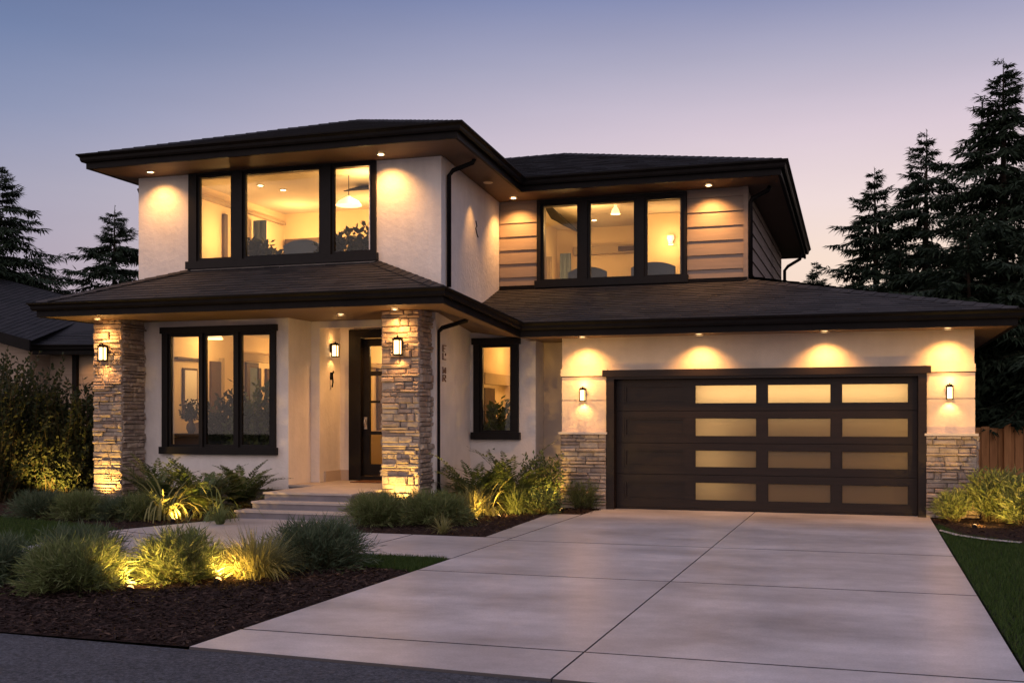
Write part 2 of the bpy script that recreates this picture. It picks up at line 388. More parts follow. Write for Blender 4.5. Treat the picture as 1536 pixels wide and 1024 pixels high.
for poly, n, clip, sd in ((bed_front,16000,(-9,0,6,12),1),(bed_left,3500,(-14,-8,12,17),2),(bed_mid,4500,(-8,-4,12,19),3),(bed_right,2200,(.8,4,13,18),4)):
    tag(chips(poly, n, clip, sd).build('bark_mulch', M['chip']), kind='stuff')
def turf(poly, n, clip, seed, h=.055):
    q = random.Random(seed); b = MB()
    for x, y in scatter(poly, n, clip, q):
        a = q.uniform(0,6.28); w = q.uniform(.003,.006); hh = h*q.uniform(.5,1.25); lx, ly = q.gauss(0,.018), q.gauss(0,.018)
        b.face([(x-math.cos(a)*w,y-math.sin(a)*w,-.016),(x+math.cos(a)*w,y+math.sin(a)*w,-.016),(x+lx,y+ly,hh-.016)])
    return b
for poly, n, clip, sd in ((lawn_left,42000,(-14,-8.6,8.5,15),11),(lawn_mid,9000,(-6,-4,9,12),12),(lawn_right,52000,(.8,4.2,6.5,16.5),13)):
    tag(turf(poly, n, clip, sd).build('lawn', M['grass']), kind='stuff')

# ------------------------------------------------------------------ the house
H = empty('house', (-5.5, 18.0, 0), 'two storey white stucco house with dark hip roofs, lit windows and wide garage door', 'house')

def clip(poly, a, b, c):                # keep a*x+b*y >= c
    o = []
    for i in range(len(poly)):
        p, q = poly[i], poly[(i+1) % len(poly)]; dp, dq = a*p[0]+b*p[1]-c, a*q[0]+b*q[1]-c
        if dp >= 0: o.append(p)
        if (dp >= 0) != (dq >= 0):
            t = dp/(dp-dq); o.append((p[0]+(q[0]-p[0])*t, p[1]+(q[1]-p[1])*t))
    return o
def shingles(b, pts, row=.118, seed=0, lift=.011, tabw=(.22,.46)):
    """courses of overlapping shingle tabs on the plane polygon whose first edge is the eave"""
    q = random.Random(seed); p = [Vector(x) for x in pts]
    u = (p[1]-p[0]).normalized(); n = (p[1]-p[0]).cross(p[2]-p[0]).normalized()
    if n.z < 0: n = -n
    v = n.cross(u); v = v if v.z > 0 else -v
    P2 = [((x-p[0]).dot(u), (x-p[0]).dot(v)) for x in p]
    b.face([x-n*.01 for x in p])
    top = max(y for _, y in P2); y = -.001
    def w(x, yy, h): return p[0]+u*x+v*yy+n*h
    while y < top:
        h_ = row*q.uniform(.94,1.06); y1 = min(y+h_, top)
        band = clip(clip(P2, 0, 1, y), 0, -1, -y1)
        if len(band) >= 3:
            x0, x1 = min(a for a, _ in band), max(a for a, _ in band); x = x0-q.uniform(0,.3)
            while x < x1:
                xe = x+q.uniform(*tabw)
                t = clip(clip(band, 1, 0, x+.002), -1, 0, -(xe-.002)); x = xe
                if len(t) < 3: continue
                lf = lift*q.uniform(.75,1.3); dy = q.uniform(-.008,.004)
                base = len(b.v)
                b.face([w(a, c+(dy if c < y+.01 else .004), lf*(1-(c-y)/h_*.85)) for a, c in t])
                low = [(a, c) for a, c in t if c < y+.002]
                if len(low) >= 2:
                    a0, a1 = min(a for a, _ in low), max(a for a, _ in low)
                    vs = [k for k in range(base, len(b.v)) if abs((Vector(b.v[k])-p[0]).dot(v)-(y+dy)) < .006]
                    if len(vs) >= 2:
                        vs.sort(key=lambda k: (Vector(b.v[k])-p[0]).dot(u)); i0, i1 = vs[0], vs[-1]
                        k0 = len(b.v); b.v += [tuple(Vector(b.v[i0])-n*(lf+.008)), tuple(Vector(b.v[i1])-n*(lf+.008))]
                        b.f.append((i0, i1, k0+1, k0)); b.m.append(0)
        y = y1
def hipcap(b, a, c, w=.13, seed=0):
    q = random.Random(seed); a, c = Vector(a), Vector(c); d = c-a; L = d.length; d.normalize()
    s_ = Vector((d.y, -d.x, 0)).normalized(); up = s_.cross(d); up = up if up.z > 0 else -up
    t = 0
    while t < L:
        e = min(t+.24, L); z0, z1 = .036+q.uniform(0,.004), .026
        P = [a+d*t-s_*w+up*(z0-.06), a+d*t+up*z0, a+d*t+s_*w+up*(z0-.06), a+d*e-s_*w+up*(z1-.06), a+d*e+up*z1, a+d*e+s_*w+up*(z1-.06)]
        b.quads(P, [(0,1,4,3),(1,2,5,4)]); b.quads([P[0], P[1], P[2], P[1]-up*.05], [(0,1,3),(1,2,3)]); t += .2
def sweep(b, path, prof, m=0):
    p = [Vector(x) for x in path]; rings = []
    for i, x in enumerate(p):
        def nr(a, c):
            d = (c-a); return Vector((d.y, -d.x, 0)).normalized()
        if i == 0: o = nr(p[0], p[1])
        elif i == len(p)-1: o = nr(p[-2], p[-1])
        else:
            n1, n2 = nr(p[i-1], x), nr(x, p[i+1]); h = (n1+n2).normalized(); o = h/max(.4, h.dot(n1))
        rings.append([x+o*u+Vector((0,0,z)) for u, z in prof])
    n = len(prof)
    for r0, r1 in zip(rings, rings[1:]):
        for k in range(n):
            j = (k+1) % n; b.face([r0[k], r0[j], r1[j], r1[k]], m)
    b.face(rings[0], m); b.face(list(reversed(rings[-1])), m)
GUT = [(-.05,-.235),(0,-.235),(0,-.13),(.055,-.13),(.07,-.10),(.075,-.06),(.105,-.028),(.12,-.024),(.12,.0),(-.05,.0)]

# upper roof -----------------------------------------------------------
A, B, J = (-12.62,15.5,5.95), (-5.90,15.5,5.95), (-5.84,18.5,5.72)
LA = (-9.25,18.95,7.13); LB = (-9.25,24.5,7.13)
RC, RB = (-1.38,18.5,5.72), (-1.5,28.2,5.68); RA, RL = (-6.16,22.6,7.10), (-9.25,22.6,7.08)
RR = (-6.16,24.5,7.10)
b = MB()
shingles(b, [A, B, LA], seed=1)
BK = (-5.78,22.4,5.385); shingles(b, [B, BK, LA], seed=2, row=.16); b.face([BK, (-5.78,28.2,5.6), LB]); b.face([BK, LB, LA])
shingles(b, [(-12.62,28.2,5.95), A, LA, LB], seed=3, row=.2, tabw=(.5,.9))
shingles(b, [(-9.3,18.5,5.72), RC, RA, RL], seed=4)
shingles(b, [RC, RB, RR, RA], seed=5, row=.2, tabw=(.5,.9))
b.face([(-12.62,28.2,5.95), LB, RR, RB])
roof1 = b.build('roof', M['shingle_blue'], H)
for i, (p, q) in enumerate(((B,LA),(A,LA),(RC,RA),(RA,RL),(LA,LB))):
    b = MB(); hipcap(b, p, q, seed=i); b.build('hip_cap', M['shingle_blue'], roof1)
b = MB(); sweep(b, [(-12.62,28.2,5.95), A, B, J, RC, RB], GUT); b.build('gutter', M['bronze'], roof1)
b = MB(); zs = -.225
sub = lambda p, dz=zs: (p[0], p[1], p[2]+dz)
b.face([sub(A), sub(B), (-6.5,16.5,5.69), (-12.2,16.5,5.715)]); b.face([sub(B), sub(J), (-5.81,19.35,5.49), (-6.58,19.35,5.49), (-6.5,16.5,5.69)])
b.face([sub(J,-.228), (RC[0],RC[1],5.492), (-1.38,19.4,5.492), (-5.81,19.4,5.492)]); b.face([(-1.38,19.4,5.492), (-1.49,28.1,5.452), (-2.1,28.1,5.452), (-2.1,19.4,5.492)])
b.face([sub(A), (-12.75,28.1,5.725), (-12.1,28.1,5.725), (-12.2,16.5,5.715)])
b.build('soffit', M['soffit'], roof1)

# lower roof -----------------------------------------------------------
PL, PR_, PJ = (-13.38,15.2,3.44), (-6.01,15.2,3.44), (-5.4,17.05,3.05)
GC = (2.0,17.05,3.05); GB = (2.0,26.5,3.05)
ptL, ptR = (-11.19,16.42,4.05), (-7.65,16.42,4.05)
b = MB()
shingles(b, [PL, PR_, ptR, ptL], seed=6)
pz = lambda x, y: 3.44-.423*(x+6.01)-.0695*(y-15.2)
shingles(b, [PR_, PJ, (-6.54,18.7,pz(-6.54,18.7)), (-6.54,16.42,pz(-6.54,16.42)), ptR], seed=7)
shingles(b, [(-13.38,20,3.44), PL, ptL, (-11.19,20,4.05)], seed=8, row=.2)
gz = lambda y: 3.05+(y-17.05)*.82/2.25
shingles(b, [(-5.75,17.05,3.05), GC, (-2.02,19.3,3.87), (-6.54,19.3,3.87), (-6.54,18.2,gz(18.2))], seed=9)
shingles(b, [GC, GB, (-2.02,26.5,3.95), (-2.02,19.3,3.87)], seed=10, row=.2, tabw=(.5,.9))
roof2 = b.build('roof', M['shingle'], H)
for i, (p, q) in enumerate(((PL,ptL),(PR_,ptR),(GC,(-2.02,19.3,3.87)))):
    b = MB(); hipcap(b, p, q, seed=6+i); b.build('hip_cap', M['shingle'], roof2)
b = MB(); sweep(b, [(-13.38,20,3.44), PL, PR_, PJ, GC, GB], GUT); b.build('gutter', M['bronze'], roof2)
b = MB()
b.face([(-13.38,15.2,3.215), (-6.01,15.2,3.215), (-6.72,16.75,3.22), (-6.9,18.6,3.22), (-13.38,18.6,3.22)])
b.face([(-6.01,15.2,3.215), (-5.4,17.05,2.825), (-5.4,18.3,2.84), (-6.72,18.3,3.02), (-6.72,16.75,3.22)])
b.face([(-5.4,17.05,2.825), (2.0,17.05,2.825), (2.0,17.9,2.835), (-5.4,17.9,2.835)]); b.face([(-5.6,17.9,2.835), (-4.86,17.9,2.835), (-4.86,18.8,2.835), (-5.6,18.8,2.835)])
b.face([(2.0,17.9,2.835), (2.0,26.4,2.835), (1.4,26.4,2.835), (1.4,17.9,2.835)])
b.build('soffit', M['soffit'], roof2)
# wall flashing along the siding foot
b = MB(); b.box(-6.5,-2.0,19.24,19.31,3.82,3.93); b.build('flashing', M['bronze'], H)

# walls ----------------------------------------------------------------
UW = (-11.05,-7.79,4.19,5.64)
b = MB(); b.wall(-12.24,-6.52,3.3,6.0,16.4,16.55,[UW]); b.box(-6.67,-6.52,16.55,19.3,3.25,5.9); b.box(-12.24,-12.09,16.55,27.5,3.3,6.0)
b.build('stucco_wall', M['stucco'], H)
SWN = (-5.66,-3.17,4.0,5.36)
b = MB(); b.wall(-6.52,-2.02,3.4,5.85,19.32,19.45,[SWN]); b.box(-2.17,-2.04,19.45,27.5,3.0,5.8); b.box(-12.09,-2.17,27.35,27.5,0,5.8)
b.build('upper_wall', M['siding'], H)
for xa, xb in ((-6.515,-5.79),(-3.04,-2.06)):
    b = MB(); z = 3.84
    while z < 5.7:
        b.quads([(xa,19.288,z),(xb,19.288,z),(xb,19.312,z+.252),(xa,19.312,z+.252),(xa,19.318,z),(xb,19.318,z)], [(0,1,2,3),(4,5,1,0)]); z += .25
    b.build('lap_siding', M['siding'], H)
b = MB(); z = 3.84
while z < 5.7:
    for ya in (19.47, 22.0, 24.6):
        yb = ya+2.5
        b.quads([(-2.008,ya,z),(-2.008,yb,z),(-2.032,yb,z+.252),(-2.032,ya,z+.252),(-2.04,ya,z),(-2.04,yb,z)], [(0,1,2,3),(4,5,1,0)])
    z += .25
b.build('lap_siding', M['siding'], H)
b = MB(); b.box(-2.07,-1.99,19.27,19.34,3.8,5.6); b.box(-2.07,-1.992,19.34,19.42,3.8,5.6); b.build('corner_trim', M['siding'], H)
LW = (-11.86,-9.79,1.0,2.98)
b = MB()
b.wall(-12.5,-9.47,.28,3.4,16.75,16.9,[LW]); b.box(-9.62,-9.47,16.9,17.55,.28,3.4); b.box(-12.5,-12.35,16.9,27.5,.0,3.4)
b.build('stucco_wall', M['stucco'], H)
b = MB()
b.box(-9.62,-9.3,17.55,17.7,.3,3.4); b.box(-9.3,-6.88,17.55,17.7,3.1,3.4); b.box(-9.45,-9.3,17.7,18.35,.3,3.4)
b.wall(-9.45,-6.88,.3,3.4,18.35,18.5,[(-9.08,-7.85,.2,3.0)]); b.face([(-9.3,17.7,3.16),(-6.88,17.7,3.16),(-6.88,18.35,3.16),(-9.3,18.35,3.16)])
b.build('porch_wall', M['stucco'], H)
b = MB(); b.box(-9.3,-9.27,17.72,18.34,.36,.55); b.box(-9.3,-9.1,18.32,18.348,.36,.55); b.build('skirting', M['stucco_tan'], H)
NW = (-6.5,-5.92,1.25,2.8)
b = MB(); b.box(-6.88,-6.7,16.6,18.4,.26,3.35); b.wall(-6.7,-5.5,.26,3.0,18.25,18.4,[NW]); b.box(-5.65,-5.5,18.4,18.75,.1,3.0); 
b.build('stucco_wall', M['stucco'], H)
b = MB(); b.box(-5.5,-4.88,18.75,18.9,.0,2.95); b.build('stucco_wall', M['stucco_tan'], H)
b = MB(); b.box(-12.44,-9.5,16.8,16.95,0,.28); b.box(-9.66,-9.5,16.95,17.6,0,.28); b.build('foundation', M['mortar'], H)
b = MB(); b.box(-6.86,-6.74,16.7,18.4,0,.26); b.box(-6.74,-5.53,18.3,18.4,0,.26); b.build('foundation', M['mortar'], H)
GD = (-4.09,.78,-.1,2.17)
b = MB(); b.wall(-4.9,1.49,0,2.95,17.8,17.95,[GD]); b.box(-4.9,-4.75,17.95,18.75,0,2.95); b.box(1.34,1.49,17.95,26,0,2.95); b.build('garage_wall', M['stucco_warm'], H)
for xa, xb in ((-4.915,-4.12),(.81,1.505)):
    b = MB(); b.box(xa,xb,17.755,17.81,2.20,2.315); b.box(xa+.015,xb-.005,17.788,17.81,1.805,2.185); b.box(xa+.015,xb-.005,17.788,17.81,1.27,1.785); b.box(xa+.004,xb-.001,17.799,17.812,2.185,2.2,1)  # last box: dark strip that paints the shadow line under the band
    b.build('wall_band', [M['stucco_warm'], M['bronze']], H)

# ledgestone -----------------------------------------------------------
def ledge(b, seed, o, u, n, W_, z0, z1, ext=(0,0)):
    """stones on one face: origin o (x,y), unit u along, n outward"""
    q = random.Random(seed); z = z0
    while z < z1-.02:
        h = q.choice((.042,.05,.06,.07,.08,.095,.12))*q.uniform(.85,1.15); h = min(h, z1-z)
        if z1-z-h < .03: h = z1-z
        x = -ext[0]*q.uniform(.4,1)
        end = W_+ext[1]*q.uniform(.4,1)
        while x < end-.005:
            w = min(q.uniform(.10,.42)*(1.2 if h < .07 else .8), end-x)
            if end-x-w < .06: w = end-x
            pr = q.uniform(.008,.062); g = .004; j = lambda s=.006: q.uniform(-s, s)
            splits = [(z, z+h)]
            if h > .10 and q.random() < .4: k = z+h*q.uniform(.4,.6); splits = [(z,k),(k,z+h)]
            for za, zb in splits:
                pr2 = max(.006, pr+q.uniform(-.015,.015)); ins = min(.014, w*.2, (zb-za)*.2)
                def P(a, zz, d): return (o[0]+u[0]*a+n[0]*d, o[1]+u[1]*a+n[1]*d, zz)
                B_ = [P(x+g,za+g,-.02), P(x+w-g,za+g,-.02), P(x+w-g,zb-g,-.02), P(x+g,zb-g,-.02)]
                E_ = [P(x+g,za+g,pr2*.6), P(x+w-g,za+g+j(),pr2*.6), P(x+w-g,zb-g+j(.004),pr2*.6), P(x+g,zb-g+j(.004),pr2*.6)]
                F0 = [P(x+g+ins+abs(j(.012)),za+g+ins+j(.004),pr2+j(.008)), P(x+w-g-ins-abs(j(.012)),za+g+ins+j(.004),pr2+j(.008)), P(x+w-g-ins-abs(j(.012)),zb-g-ins+j(.004),pr2+j(.008)), P(x+g+ins+abs(j(.012)),zb-g-ins+j(.004),pr2+j(.008))]
                b.quads(B_+E_+F0, [(8,9,10,11)]+[(k, (k+1)%4, 4+(k+1)%4, 4+k) for k in range(4)]+[(4+k, 4+(k+1)%4, 8+(k+1)%4, 8+k) for k in range(4)])
            x += w
        z += h
def column(x0, x1, y0, y1, z0, z1, seed):
    b = MB(); b.box(x0,x1,y0,y1,z0,z1,1)
    ledge(b, seed, (x0,y0), (1,0), (0,-1), x1-x0, z0, z1, (.03,.03)); ledge(b, seed+1, (x1,y0), (0,1), (1,0), y1-y0, z0, z1, (.005,.0))
    ledge(b, seed+2, (x0,y1), (0,-1), (-1,0), y1-y0, z0, z1, (0,.005))
    return b
c1_ = column(-12.93,-12.38,16.12,16.74,0,3.23,21).build('stone_column', [M['stone'], M['mortar']], H)
c2_ = column(-7.40,-6.79,16.12,16.72,0,3.22,31).build('stone_column', [M['stone'], M['mortar']], H)
for (xa, xb, sd) in ((-4.91,-4.13,41),(.81,1.52,45)):
    b = MB(); b.box(xa,xb,17.74,17.83,0,1.235,1); ledge(b, sd, (xa,17.74), (1,0), (0,-1), xb-xa, 0, 1.235, (.0,.0))
    if xa > 0: ledge(b, sd+1, (xb,17.74), (0,1), (1,0), .6, 0, 1.235); b.box(xb-.1,xb,17.83,18.34,0,1.235,1)
    w = b.build('stone_wainscot', [M['stone'], M['mortar']], H)
    b = MB(); b.box(xa-.02,xb+.02,17.675,17.80,1.236,1.272); b.build('cap', M['trimstone'], w)

# windows ---------------------------------------------------------------
def window(x0, x1, z0, z1, yf, panes, pz0, pz1, head=.0):
    fr = MB(); e = .05
    fr.wall(x0, x1, z0+.05, z1, yf-.055, yf+.07, [(a-e, c+e, pz0-e, pz1+e) for a, c in panes])
    if head: fr.box(x0-.03, x1+.03, yf-.075, yf-.004, z1-.10, z1+.012)
    for a, c in panes: fr.wall(a-e+.001, c+e-.001, pz0-e+.001, pz1+e-.001, yf-.02, yf+.04, [(a, c, pz0, pz1)])
    f = fr.build('window', M['frame'], H)
    b = MB(); b.box(x0-.035, x1+.035, yf-.095, yf-.003, z0-.012, z0+.115); b.build('sill', M['frame'], f)
    for a, c in panes:
        b = MB(); b.box(a-.01, c+.01, yf+.004, yf+.01, pz0-.01, pz1+.01); b.build('pane', M['glass'], f)
    return f
window(-11.19,-7.65,4.08,5.71,16.4,[(-10.98,-10.37),(-10.08,-8.69),(-8.41,-7.76)],4.25,5.63)
xs_ = [AT(u,380,19.3)[0] for u in (816,866,886,951,971,1022)]
window(-5.78,-3.05,3.89,5.47,19.3,[(xs_[0],xs_[1]),(xs_[2],xs_[3]),(xs_[4],xs_[5])],4.03,5.36)
window(-11.98,-9.70,.88,3.10,16.75,[(-11.81,-11.24),(-11.09,-10.54),(-10.37,-9.83)],1.04,2.94,head=1)
window(-6.63,-5.80,1.14,2.89,18.25,[(-6.47,-5.96)],1.29,2.74,head=1)

# front door ------------------------------------------------------------
b = MB(); b.wall(-9.10,-7.80,.36,3.12,18.30,18.47,[(-8.86,-7.98,.2,2.97)])
b.box(-8.86,-7.98,18.31,18.47,.36,.44); b.build('door_frame', M['frame'], H)
dp = [(-8.72,-8.14,2.36,2.82),(-8.72,-8.14,1.82,2.28),(-8.72,-8.14,1.26,1.78),(-8.72,-8.14,.66,1.20)]
b = MB(); b.wall(-8.86,-7.98,.45,2.96,18.40,18.455,dp)
door = b.build('front_door', M['frame'], H)
for p in dp:
    b = MB(); b.box(p[0]-.01,p[1]+.01,18.425,18.432,p[2]-.01,p[3]+.01); b.build('pane', M['glass'], door)
b = MB(); b.box(-8.83,-8.77,18.385,18.40,1.30,1.52); b.tube([(-8.80,18.385,1.47),(-8.80,18.34,1.47),(-8.80,18.33,1.42),(-8.80,18.34,1.36),(-8.80,18.385,1.35)],.012,8)
b.build('handle', M['metal'], door)

# garage door -----------------------------------------------------------
b = MB(); b.wall(-4.13,.82,0,2.27,17.73,17.79,[(-4.0,.70,-.1,2.14)]); b.box(-4.19,.88,17.70,17.79,2.18,2.29)
b.wall(-4.085,.775,0,2.165,17.79,17.955,[(-4.0,.70,-.1,2.14)]); b.build('garage_door_frame', M['door_brown'], H)
cols = [(-3.86,-2.86),(-2.70,-1.71),(-1.55,-.57),(-.42,.57)]; rws = [(.165,.47),(.70,.99),(1.20,1.51),(1.73,2.04)]
cuts = [.035,.585,1.095,1.62,2.135]
b = MB()
for k, (za, zb) in enumerate(rws):
    b.wall(-3.995,.695,cuts[k]+.004,cuts[k+1]-.004,17.90,17.945,[(a,c,za,zb) for a, c in cols])
    a, c = cols[0]; b.box(a,c,17.93,17.944,za,zb)
    for (p, q_, r, s_) in ((a,c,za,za+.03),(a,c,zb-.03,zb),(a,a+.03,za+.03,zb-.03),(c-.03,c,za+.03,zb-.03)): b.box(p,q_,17.908,17.931,r,s_)
    for a, c in cols[1:]:
        for (p, q_, r, s_) in ((a,c,za,za+.014),(a,c,zb-.014,zb),(a,a+.014,za+.014,zb-.014),(c-.014,c,za+.014,zb-.014)): b.box(p,q_,17.906,17.924,r,s_)
b.box(-3.99,.69,17.905,17.94,.0,.034)
for k in cuts[1:4]: b.box(-3.99,.69,17.9455,17.952,k-.03,k+.03)
b.box(-4.05,.745,17.956,17.966,2.09,2.2); b.box(-4.05,-3.97,17.956,17.966,0,2.09); b.box(.67,.745,17.956,17.966,0,2.09)
gd = b.build('garage_door', M['door_brown'], H)
for za, zb in rws:
    for a, c in cols[1:]:
        b = MB(); b.box(a-.01,c+.01,17.926,17.931,za-.01,zb+.01); b.build('pane', M['frost'], gd)

# downspouts ------------------------------------------------------------
def spout(pts, r=.038):
    b = MB(); b.tube(pts, r, 8)
    return b.build('downspout', M['bronze'], H, smooth=True)
spout([(-6.02,16.62,5.69),(-6.06,16.62,5.60),(-6.40,16.62,5.50),(-6.47,16.62,5.42),(-6.47,16.62,3.62)])
spout([(-6.12,16.55,3.16),(-6.16,16.6,3.07),(-6.62,16.70,2.97),(-6.70,16.71,2.90),(-6.70,16.71,.42),(-6.66,16.66,.30)])
spout([(-1.62,19.3,5.47),(-1.66,19.3,5.40),(-1.92,19.3,5.28),(-1.95,19.3,5.2),(-1.95,19.3,3.9)])
spout([(-1.55,27.0,5.42),(-1.57,27.0,5.28),(-1.85,27.0,5.12),(-1.93,27.0,5.02),(-1.93,27.0,4.0)])
spout([(-12.68,17.0,5.68),(-12.64,17.0,5.58),(-12.38,17.0,5.48),(-12.3,17.0,5.40),(-12.3,17.0,3.9)])

# rooms seen through the windows ----------------------------------------
def room(x0, x1, y0, y1, z0, z1, door=None, wall='paint'):
    b = MB()
    b.face([(x0,y0,z0),(x1,y0,z0),(x1,y1,z0),(x0,y1,z0)],1); b.face([(x0,y0,z1),(x0,y1,z1),(x1,y1,z1),(x1,y0,z1)],2)
    b.face([(x0,y1,z0),(x1,y1,z0),(x1,y1,z1),(x0,y1,z1)]); b.face([(x0,y0,z0),(x0,y1,z0),(x0,y1,z1),(x0,y0,z1)]); b.face([(x1,y1,z0),(x1,y0,z0),(x1,y0,z1),(x1,y1,z1)])
    r = b.build('room', [M[wall], M['floor'], M['ceil']], H)
    return r
def trimbox(parent, name, m, *boxes):
    b = MB()
    for x in boxes: b.box(*x)
    return b.build(name, M[m], parent)
rA = room(-12.08,-6.68,16.56,21.2,3.32,5.92)
trimbox(rA, 'ceiling_trim', 'beige_cloth', (-12.07,-11.98,16.6,21.1,5.66,5.72)); trimbox(rA, 'door_casing', 'indoor_dark', (-12.07,-12.01,18.75,18.87,3.33,5.5))
trimbox(rA, 'shelf', 'indoor_dark', (-11.95,-10.75,20.98,21.19,5.16,5.34)); trimbox(rA, 'wall_panel', 'beige_cloth', (-10.75,-10.2,21.1,21.19,3.33,5.3))
rB = room(-6.50,-2.19,19.47,23.2,3.0,5.62)
trimbox(rB, 'partition', 'paint', (-4.28,-2.2,21.95,22.1,3.01,5.61)); trimbox(rB, 'niche_shelf', 'beige_cloth', (-6.1,-4.3,23.05,23.19,5.02,5.20)); trimbox(rB, 'picture_rail', 'indoor_dark', (-5.1,-4.3,23.0,23.04,5.06,5.16))
rC = room(-12.34,-9.63,16.92,21.8,.34,3.22)
trimbox(rC, 'doorway', 'indoor_dark', (-12.33,-12.28,18.72,19.05,.35,2.62)); trimbox(rC, 'door_casing', 'beige_cloth', (-12.33,-12.27,19.06,19.16,.35,2.70))
trimbox(rC, 'inner_window_frame', 'indoor_dark', (-12.33,-12.27,20.0,20.12,.9,2.66)); trimbox(rC, 'inner_window_frame', 'indoor_dark', (-12.33,-12.27,20.46,20.56,.9,2.56)); trimbox(rC, 'inner_window_frame', 'indoor_dark', (-12.33,-12.27,20.125,20.455,2.56,2.66)); trimbox(rC, 'inner_window_frame', 'indoor_dark', (-12.33,-12.27,20.8,20.9,.9,2.56))
trimbox(rC, 'inner_window_light', 'blue_cloth', (-12.33,-12.30,20.13,20.45,.95,2.555)); trimbox(rC, 'wall_shelf', 'indoor_dark', (-12.33,-12.2,17.5,18.4,2.60,2.64)); trimbox(rC, 'lintel', 'beige_cloth', (-12.33,-12.22,19.7,21.7,2.68,2.84))
rD = room(-9.44,-6.9,18.52,22.6,.36,3.14)
trimbox(rD, 'stair_wall', 'beige_cloth', (-9.43,-9.3,19.4,20.9,.37,1.25)); trimbox(rD, 'door_casing', 'indoor_dark', (-9.43,-9.38,20.2,20.4,1.26,2.6)); trimbox(rD, 'wall_shelf', 'beige_cloth', (-9.43,-9.3,19.2,21.2,2.5,2.58))
rE = room(-6.69,-5.56,18.41,22.2,.34,2.95)
trimbox(rE, 'cupboard', 'indoor_dark', (-6.68,-6.62,18.8,19.35,.35,2.05)); trimbox(rE, 'bulkhead', 'beige_cloth', (-6.68,-6.58,18.7,20.3,2.12,2.32)); trimbox(rE, 'window_seat', 'indoor_dark', (-6.66,-5.6,18.66,18.95,.35,1.42))
rF = room(-4.74,1.33,17.97,23.4,.01,2.82)

def bulb(loc, w, col=WARM2, rad=.12, parent=None): lamp('POINT', loc, w*1.1, col, parent, rad=rad)
bulb((-8.6,18.0,5.5),70); bulb((-11.5,18.4,5.0),34); bulb((-11.3,20.3,5.3),60); bulb((-9.6,20.2,5.3),60)
bulb((-5.2,20.6,5.2),45); bulb((-6.0,22.0,4.6),22); bulb((-3.8,21.5,5.0),24)
bulb((-11.5,18.2,2.8),30); bulb((-11.6,20.9,2.6),26); bulb((-10.2,18.4,2.9),22)
bulb((-8.4,19.2,2.85),45); bulb((-8.9,20.8,2.6),28)
bulb((-6.1,19.9,2.75),22); bulb((-6.0,19.2,1.9),9)
# garage: unseen area lights added close behind the door to brighten top and left panes
gl = lamp('AREA', (-1.05,18.22,1.93), 21, (1,.62,.26), H, (0,-1,0)); gl.data.shape = 'RECTANGLE'; gl.data.size = 3.3; gl.data.size_y = .16
gl = lamp('AREA', (-2.45,18.3,.95), 3.6, (1,.62,.26), H, (0,-1,0)); gl.data.shape = 'RECTANGLE'; gl.data.size = .5; gl.data.size_y = 1.5
bulb((.62,18.35,1.35),2.2,(1,.58,.18))
bulb((-1.0,20.5,2.3),10,(1,.58,.18))

# ------------------------------------------------------------------ steps and porch floor
st = empty('front_steps', (-8.1,14.8,0), 'grey concrete steps and porch slab leading up to the front door', 'steps')
for (x0,x1,y0,y1,z0,z1) in ((-9.08,-7.05,14.46,14.80,0,.118),(-8.95,-7.2,14.72,15.08,0,.238)):
    b = MB(); b.box(x0,x1,y0+.018,y1,z0,z1-.032); sp = b.build('step', M['step'], st); b = MB(); b.box(x0-.015,x1+.015,y0,y1,z1-.031,z1); b.build('tread', M['tread'], sp)
b = MB(); b.box(-8.90,-7.42,15.012,16.75,0,.33); b.box(-9.46,-7.42,16.75,18.3,0,.33); b.box(-7.42,-6.9,16.78,18.3,0,.33); ld = b.build('landing', M['step'], st)
b = MB(); b.box(-8.92,-7.40,14.99,16.08,.331,.36)
b.box(-8.92,-7.46,16.08,16.74,.331,.36); b.box(-9.465,-7.46,16.74,18.34,.331,.36); b.box(-7.46,-6.9,16.80,18.34,.331,.36); b.build('paving', M['tread'], ld)
dm = MB(); dm.box(-8.75,-7.95,17.65,18.2,.362,.378); tag(dm.build('doormat', M['mat'], loc=(-8.35,17.9,.362)), 'flat reddish brown doormat in front of the front door', 'doormat')

# ------------------------------------------------------------------ lamps on the house
def downlight(loc, label, power=26, tilt=(0,.22,-1), size=118, lens='lens', group='recessed lights under the eaves'):
    t = empty('recessed_downlight', loc, label, 'downlight', group)
    b = MB(); b.lathe(loc, [(.048,-.004),(.078,-.004),(.082,-.012),(.074,-.018),(.05,-.018),(.048,-.004)], 20); b.build('trim_ring', M['metal'], t)
    b = MB(); b.lathe(loc, [(.0,-.010),(.049,-.010)], 20); b.build('lens', M[lens], t)
    lamp('SPOT', (loc[0],loc[1],loc[2]-.03), power*4.3, WARM, t, tilt, size, 1.0, .03)
    return t
for u, lab in ((873,'leftmost'),(1048,'second from left'),(1237,'second from right'),(1422,'rightmost')):
    p = AT(u, 505, 17.45); downlight((p[0],17.47,2.826), lab+' of the four recessed lights under the garage eave', 27)
downlight((-11.72,16.02,5.722), 'recessed light under the top eave left of the big upstairs window', 21, (0,.3,-1))
downlight((-7.40,16.02,5.705), 'recessed light under the top eave between big upstairs window and corner', 26, (0,.3,-1))
downlight((-6.2,17.75,5.53), 'recessed light under the side eave above the hanging wire', 11, (-.30,0,-1), 52, 'metal')
downlight((-6.13,18.95,5.488), 'recessed light left of the upstairs window in the tan siding', 34)
downlight((-2.62,18.95,5.488), 'recessed light right of the upstairs window in the tan siding', 40)
downlight((-12.68,15.86,3.213), 'recessed light above the left stone column', 17)
downlight((-7.09,15.86,3.213), 'recessed light above the right stone column', 17)
downlight((-8.3,17.95,3.155), 'recessed light in the porch ceiling before the front door', 30, (-.1,.05,-1), 130)
